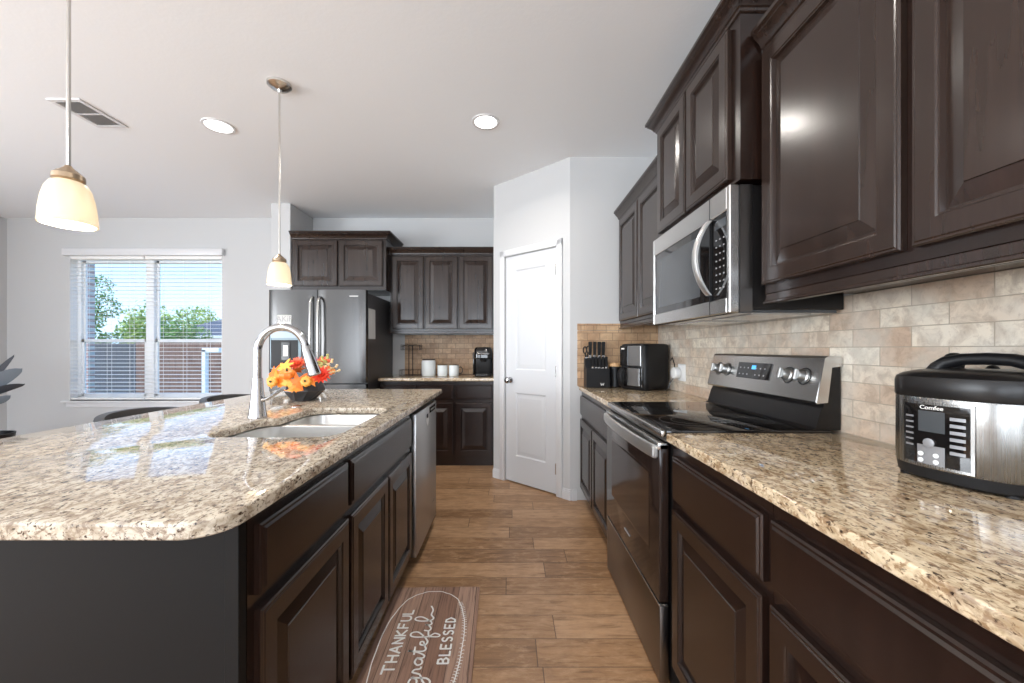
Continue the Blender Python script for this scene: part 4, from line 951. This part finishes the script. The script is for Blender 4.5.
# script word; coordinates in word space (s along the word, t up)
GR = [[(.45, 1.0), (.2, 1.12), (.0, .75), (.1, .35), (.4, .45), (.52, .95), (.50, .4), (.46, -.5), (.25, -.95), (.0, -.75), (.3, -.2), (.7, .2)],
      [(.7, .2), (.8, .8), (.85, 1.0), (1.0, .85), (1.05, .35), (1.2, .25)],
      [(1.75, .95), (1.5, 1.05), (1.3, .7), (1.4, .3), (1.65, .4), (1.78, .95), (1.78, .35), (1.95, .25), (2.15, .9), (2.3, 2.0)], [(2.3, 2.1), (2.25, .6), (2.4, .25), (2.6, .4)], [(2.0, 1.35), (2.6, 1.45)],
      [(2.6, .4), (2.95, .7), (2.95, 1.0), (2.75, .95), (2.72, .45), (2.95, .25), (3.2, .5)],
      [(3.2, .5), (3.72, 1.5), (3.70, 2.25), (3.45, 2.3), (3.34, 1.6), (3.36, .3), (3.35, -.75), (3.5, -.9), (3.62, -.3), (3.4, .25), (3.8, .45)],
      [(3.9, 1.0), (3.85, .45), (4.05, .25), (4.3, .6), (4.38, 1.0), (4.36, .4), (4.55, .3)], [(4.55, .3), (5.02, 1.5), (5.02, 2.25), (4.80, 2.35), (4.68, 1.6), (4.72, .55), (4.95, .25), (5.25, .6), (5.7, .55), (6.1, .9)]]
b = MB()
for st in GR: ribbon(b, [Vector((.012-(p.y-.3)*.037, -.205+p.x*.072)) for p in catmull([Vector(p) for p in st], 7)], .0074, .0098)
obj('script_lettering', b, 'whiteprint', mt, smooth=False)
# wreath outline
b = MB(); ring_ = []
for k in range(121):
    a = 2*PI*k/120; wob = 1+.006*math.sin(9*a)+.004*math.sin(23*a)
    ring_.append(Vector((-.012+.170*wob*math.copysign(abs(math.cos(a))**.8, math.cos(a)), .0+.345*wob*math.copysign(abs(math.sin(a))**.8, math.sin(a)))))
ribbon(b, ring_, .0042, .0093)
for k in range(70):
    a = -.75+1.5*k/69; 
    p = Vector((-.012+.170*math.cos(a)**.8, .345*math.copysign(abs(math.sin(a))**.8, math.sin(a)))); s_ = 1 if k % 2 else -1
    ribbon(b, [p, p+Vector((s_*.006, .006)), p+Vector((s_*.011, .004))], .0028, .0096)
obj('wreath_print', b, 'whiteprint', mt, smooth=False)
# ------------------------------------------------------------------ counter stools behind the island
def stool(y, label, x=-1.86, rz=0):
    t = thing('counter_stool', label, 'stool', (x, y, 0), rz, 'counter stools behind the island')
    for sx_, sy_ in ((-1, -1), (-1, 1), (1, 1), (1, -1)): obj('leg', MB().tube([(sx_*.20, sy_*.19, 0), (sx_*.165, sy_*.165, .60)], [.013, .017], 10), 'black', t)
    obj('footrest', MB().tube([(.192, -.183, .20), (.192, .183, .20)], .009, 8).tube([(-.192, -.183, .20), (-.192, .183, .20)], .009, 8).tube([(-.19, -.184, .20), (.19, -.184, .20)], .009, 8).tube([(-.19, .184, .20), (.19, .184, .20)], .009, 8), 'nickel', t)
    obj('seat', MB().loft([[(x_, y_, z) for x_, y_ in rr(.215*k, .215*k, .07*k)] for z, k in ((.60, .95), (.61, 1), (.655, 1), (.675, .94))]), 'greyfab', t)
    # wrap-around back shell on the side away from the island, with a piped metal rim
    n_ = 18; out = []; inn = []
    for k in range(n_+1):
        a = math.radians(108+144*k/n_); out.append((.235*math.cos(a), .255*math.sin(a), k)); inn.append((.205*math.cos(a), .222*math.sin(a), k))
    def top(k): return .912 - .028*abs(2*k/n_-1)**2.2
    loops = []
    for k in range(n_+1):
        o_ = out[k]; i_ = inn[k]; h_ = top(k)
        loops.append([(o_[0], o_[1], .66), (o_[0]*1.04, o_[1]*1.04, h_-.01), (o_[0]*1.03, o_[1]*1.03, h_), (i_[0]*1.03, i_[1]*1.03, h_), (i_[0]*1.02, i_[1]*1.02, h_-.01), (i_[0], i_[1], .66)])
    obj('backrest', MB().loft(loops), 'greyfab', t)
    return t
s1 = stool(1.91, 'dark grey counter stool behind the island, the nearer of two backs seen over the stone', -1.635)
s2 = copy_tree(s1); s2.location.y = 2.50; s2['label'] = 'dark grey counter stool behind the far end of the island, near the window corner'
# ------------------------------------------------------------------ big leafed plant at the left edge
pt = thing('potted_plant', 'tall plant with bluish grey pointed leaves cut by the left edge', 'plant', (-4.64, 3.5, 0))
obj('pot', MB().lathe([(.13, 0), (.15, .02), (.18, .42), (.185, .452), (.170, .452), (.165, .40)], 28), 'black', pt)
obj('soil', MB().lathe([(.165, .38), (.166, .40)], 20), mat('potting_soil', (.03, .02, .015), .9), pt)
LF = mat('bluish_grey_leaf', (.14, .17, .20), .4); LF2 = mat('dark_grey_leaf', (.045, .05, .06), .4)
def bleaf(p0, p1, w_, droop, m, roll=0):
    p0 = Vector(p0); p1 = Vector(p1); n_ = 10; d = p1-p0; side = d.cross(Vector((0, 0, 1))).normalized(); upv = side.cross(d).normalized(); L_ = []
    side = (side*math.cos(roll)+upv*math.sin(roll))
    for i in range(n_+1):
        f_ = i/n_; c_ = p0+d*f_+Vector((0, 0, droop*math.sin(PI*f_))); ww = w_*math.sin(PI*min(1, f_*.93+.05))**.7 if f_ < 1 else .0005
        L_.append([tuple(c_-side*ww), tuple(c_+Vector((0, 0, -.012*ww/w_))+Vector((0, 0, .0))), tuple(c_+side*ww), tuple(c_+Vector((0, 0, .004)))])
    obj('leaf', MB().loft(L_), m, pt)
c0 = (-4.64+4.64, 0, .75)
bleaf((.02, -.02, .80), (.37, -.02, 1.035), .055, .03, LF, .9); bleaf((.02, 0, .78), (.345, .02, .895), .038, .02, LF2, .7); bleaf((.0, 0, .72), (.28, -.03, .80), .04, -.01, LF, .8)
bleaf((.02, 0, .88), (.12, -.05, 1.12), .05, 0, LF2, .3); bleaf((-.02, 0, .8), (-.35, .05, 1.05), .055, .03, LF, .5); bleaf((0, .02, .85), (-.1, .3, 1.15), .05, .02, LF2, .4); bleaf((0, 0, .8), (-.15, -.3, 1.0), .05, .03, LF, .4)
obj('stem', MB().tube([(0, 0, .39), (.01, 0, .6), (0, 0, .90)], [.012, .010, .008], 8).tube([(.05, .01, .39), (.04, 0, .6), (.02, 0, .84)], [.008, .007, .006], 8), LF2, pt)
# ------------------------------------------------------------------ outdoors beyond the window
struct('ground', MB().box(-40, 25, YB+.3, 60, -.55, -.4), mat('lawn_green', (.10, .17, .05), .9), 'green lawn of the back yard seen through the blinds', 'lawn')
brick = mat('pink_brick', (.5, .3, .25), .8); q = N(brick); br = q.n('TexBrick'); t_ = q.n('TexCoord'); sp3 = q.n('SeparateXYZ'); cb3 = q.n('CombineXYZ')
q.l(t_.outputs['Object'], sp3.inputs[0]); q.l(sp3.outputs['X'], cb3.inputs[0]); q.l(sp3.outputs['Z'], cb3.inputs[1]); q.l(cb3.outputs[0], br.inputs['Vector'])
for k, v_ in (('Scale', 1.0), ('Mortar Size', .008), ('Brick Width', .21), ('Row Height', .075)): br.inputs[k].default_value = v_
br.inputs['Color1'].default_value = (.55, .32, .27, 1); br.inputs['Color2'].default_value = (.42, .24, .20, 1); br.inputs['Mortar'].default_value = (.6, .55, .5, 1); q.col(br.outputs['Color'])
tag(obj('brick_pillar', MB().box(-10.56, -10.40, 9.8, 9.96, -.4, 4.2).box(-10.60, -10.36, 9.76, 10.0, -.4, -.1), brick), 'slender pink brick pillar outside the left half of the window', 'pillar')
fencew = mat('brown_fence_board', (.24, .13, .09), .8); q = N(fencew); n_ = q.noise(q.coord('Object', (14, 14, 1)), 2, 4); q.col(q.ramp(n_, [(.3, (.17, .09, .065)), (.7, (.30, .17, .12))]))
fencew2 = mat('grey_fence_board', (.12, .12, .13), .85)
def fence(x0, x1, y, ztop, m, label):
    t = thing('wooden_fence', label, 'fence', (x0, y, -.4)); b = MB(); n = int((x1-x0)/.145)
    for i in range(n):
        h_ = ztop+.4+random.uniform(-.006, .006); b.box(i*.145, i*.145+.14, 0, .02, 0, h_-.03).add([(i*.145, 0, h_-.03), (i*.145+.14, 0, h_-.03), (i*.145+.14, .02, h_-.03), (i*.145, .02, h_-.03), (i*.145+.03, 0, h_), (i*.145+.11, 0, h_), (i*.145+.11, .02, h_), (i*.145+.03, .02, h_)], [(0, 1, 5, 4), (2, 3, 7, 6), (4, 5, 6, 7), (1, 2, 6, 5), (3, 0, 4, 7)])
    obj('boards', b, m, t, smooth=False)
    b = MB()
    for z in (.35, 1.0, 1.55): b.box(0, n*.145, .02, .06, z, z+.09)
    obj('rails', b, m, t, smooth=False)
    for k in range(int((x1-x0)/2.4)+1): obj('post', MB().box(k*2.4, k*2.4+.1, .06, .16, 0, ztop+.38), m, t, smooth=False)
    return t
fence(-9.6, -3.0, 10.2, 1.42, fencew, 'brown board fence behind the right half of the window')
fence(-16.0, -9.65, 10.6, 1.36, fencew2, 'dark grey board fence behind the left half of the window')
tag(obj('downspout', MB().box(-5.36, -5.28, 6.9, 6.98, -.4, 1.20, .01).box(-5.36, -5.05, 6.9, 6.98, 1.14, 1.22, .01), 'vinyl'), 'white pipe standing in the yard in front of the brown fence', 'pipe')
hs = thing('neighbor_house', 'neighbouring house with a grey hip roof above the fence', 'house', (-10.9, 18.5, -.4))
obj('walls', MB().box(-4.5, 8, 0, 8, 0, 2.3), brick, hs, smooth=False)
rf = MB(); rf.add([(-5.2, -.6, 2.2), (8.7, -.6, 2.2), (8.7, 8.6, 2.2), (-5.2, 8.6, 2.2), (-.4, 4, 4.5), (4.2, 4, 4.5)], [(0, 1, 5, 4), (1, 2, 5), (2, 3, 4, 5), (3, 0, 4), (3, 2, 1, 0)])
obj('roof', rf, mat('grey_shingle', (.11, .12, .14), .85), hs, smooth=False)
obj('fascia', MB().box(-5.2, 8.7, -.64, -.6, 2.08, 2.22), 'vinyl', hs)
obj('window', MB().box(1.5, 3, -.03, 0, 1.0, 2.1, .01), 'blackgloss', hs)
leafm = [mat('tree_leaf_green', (.22, .36, .09), .7), mat('tree_leaf_yellow_green', (.42, .52, .13), .7), mat('tree_leaf_dark', (.07, .14, .045), .7)]
def tree(x, y, h_, r, mi, label, n=2600, sc=(1, 1, 1)):
    t = thing('garden_tree', label, 'tree', (x, y, -.4), 0, 'trees beyond the fence'); rn = random.Random(int(x*31+y*7))
    obj('trunk', MB().tube([(0, 0, 0), (.05, 0, h_*.3), (0, .05, h_*.75)], [r*.09, r*.07, r*.03], 8).tube([(0, 0, h_*.35), (r*.4, 0, h_*.65)], [r*.05, r*.02], 6).tube([(0, 0, h_*.35), (-r*.4, .1, h_*.6)], [r*.05, r*.02], 6), mat('bark', (.09, .06, .045), .9), t)
    b = MB(); blobs = [(rn.uniform(-.6, .6)*r*sc[0], rn.uniform(-.6, .6)*r*sc[1], h_-r*sc[2]+rn.uniform(-.75, .55)*r*sc[2], rn.uniform(.35, .6)*r) for _ in range(16)]
    for _ in range(n):
        cx_, cy_, cz_, br_ = rn.choice(blobs); d = Vector((rn.gauss(0, 1), rn.gauss(0, 1), rn.gauss(0, 1))).normalized()*br_*rn.uniform(.6, 1.05)
        p = Vector((cx_, cy_, cz_))+d; T = tr(*p) @ aim((rn.gauss(0, 1), rn.gauss(0, 1), rn.gauss(.4, 1)), rn.uniform(0, 6)); s_ = r*rn.uniform(.03, .065)
        b.add([(-s_, 0, 0), (0, -s_*.6, .1*s_), (s_*1.2, 0, 0), (0, s_*.6, .1*s_)], [(0, 1, 2, 3)], T)
    obj('foliage', b, leafm[mi], t, smooth=False)
tree(-13.35, 12.6, 4.7, .85, 0, 'tallest green tree rising at the left side of the window', 5200, (1, 1, 2.2))
tree(-14.5, 15.4, 3.35, 1.5, 1, 'yellow-green bushy tree behind the grey fence, left window half', 5000)
tree(-12.0, 14.2, 2.75, 1.0, 0, 'low rounded green tree just right of the window mullion', 3600)
tree(-19.3, 30.5, 6.6, 2.2, 1, 'yellow-green tree peeking above the neighbour roof on its left side', 4200)
tree(-25.2, 33.5, 5.4, 2.2, 1, 'distant light green tree far behind the grey roof', 4200)
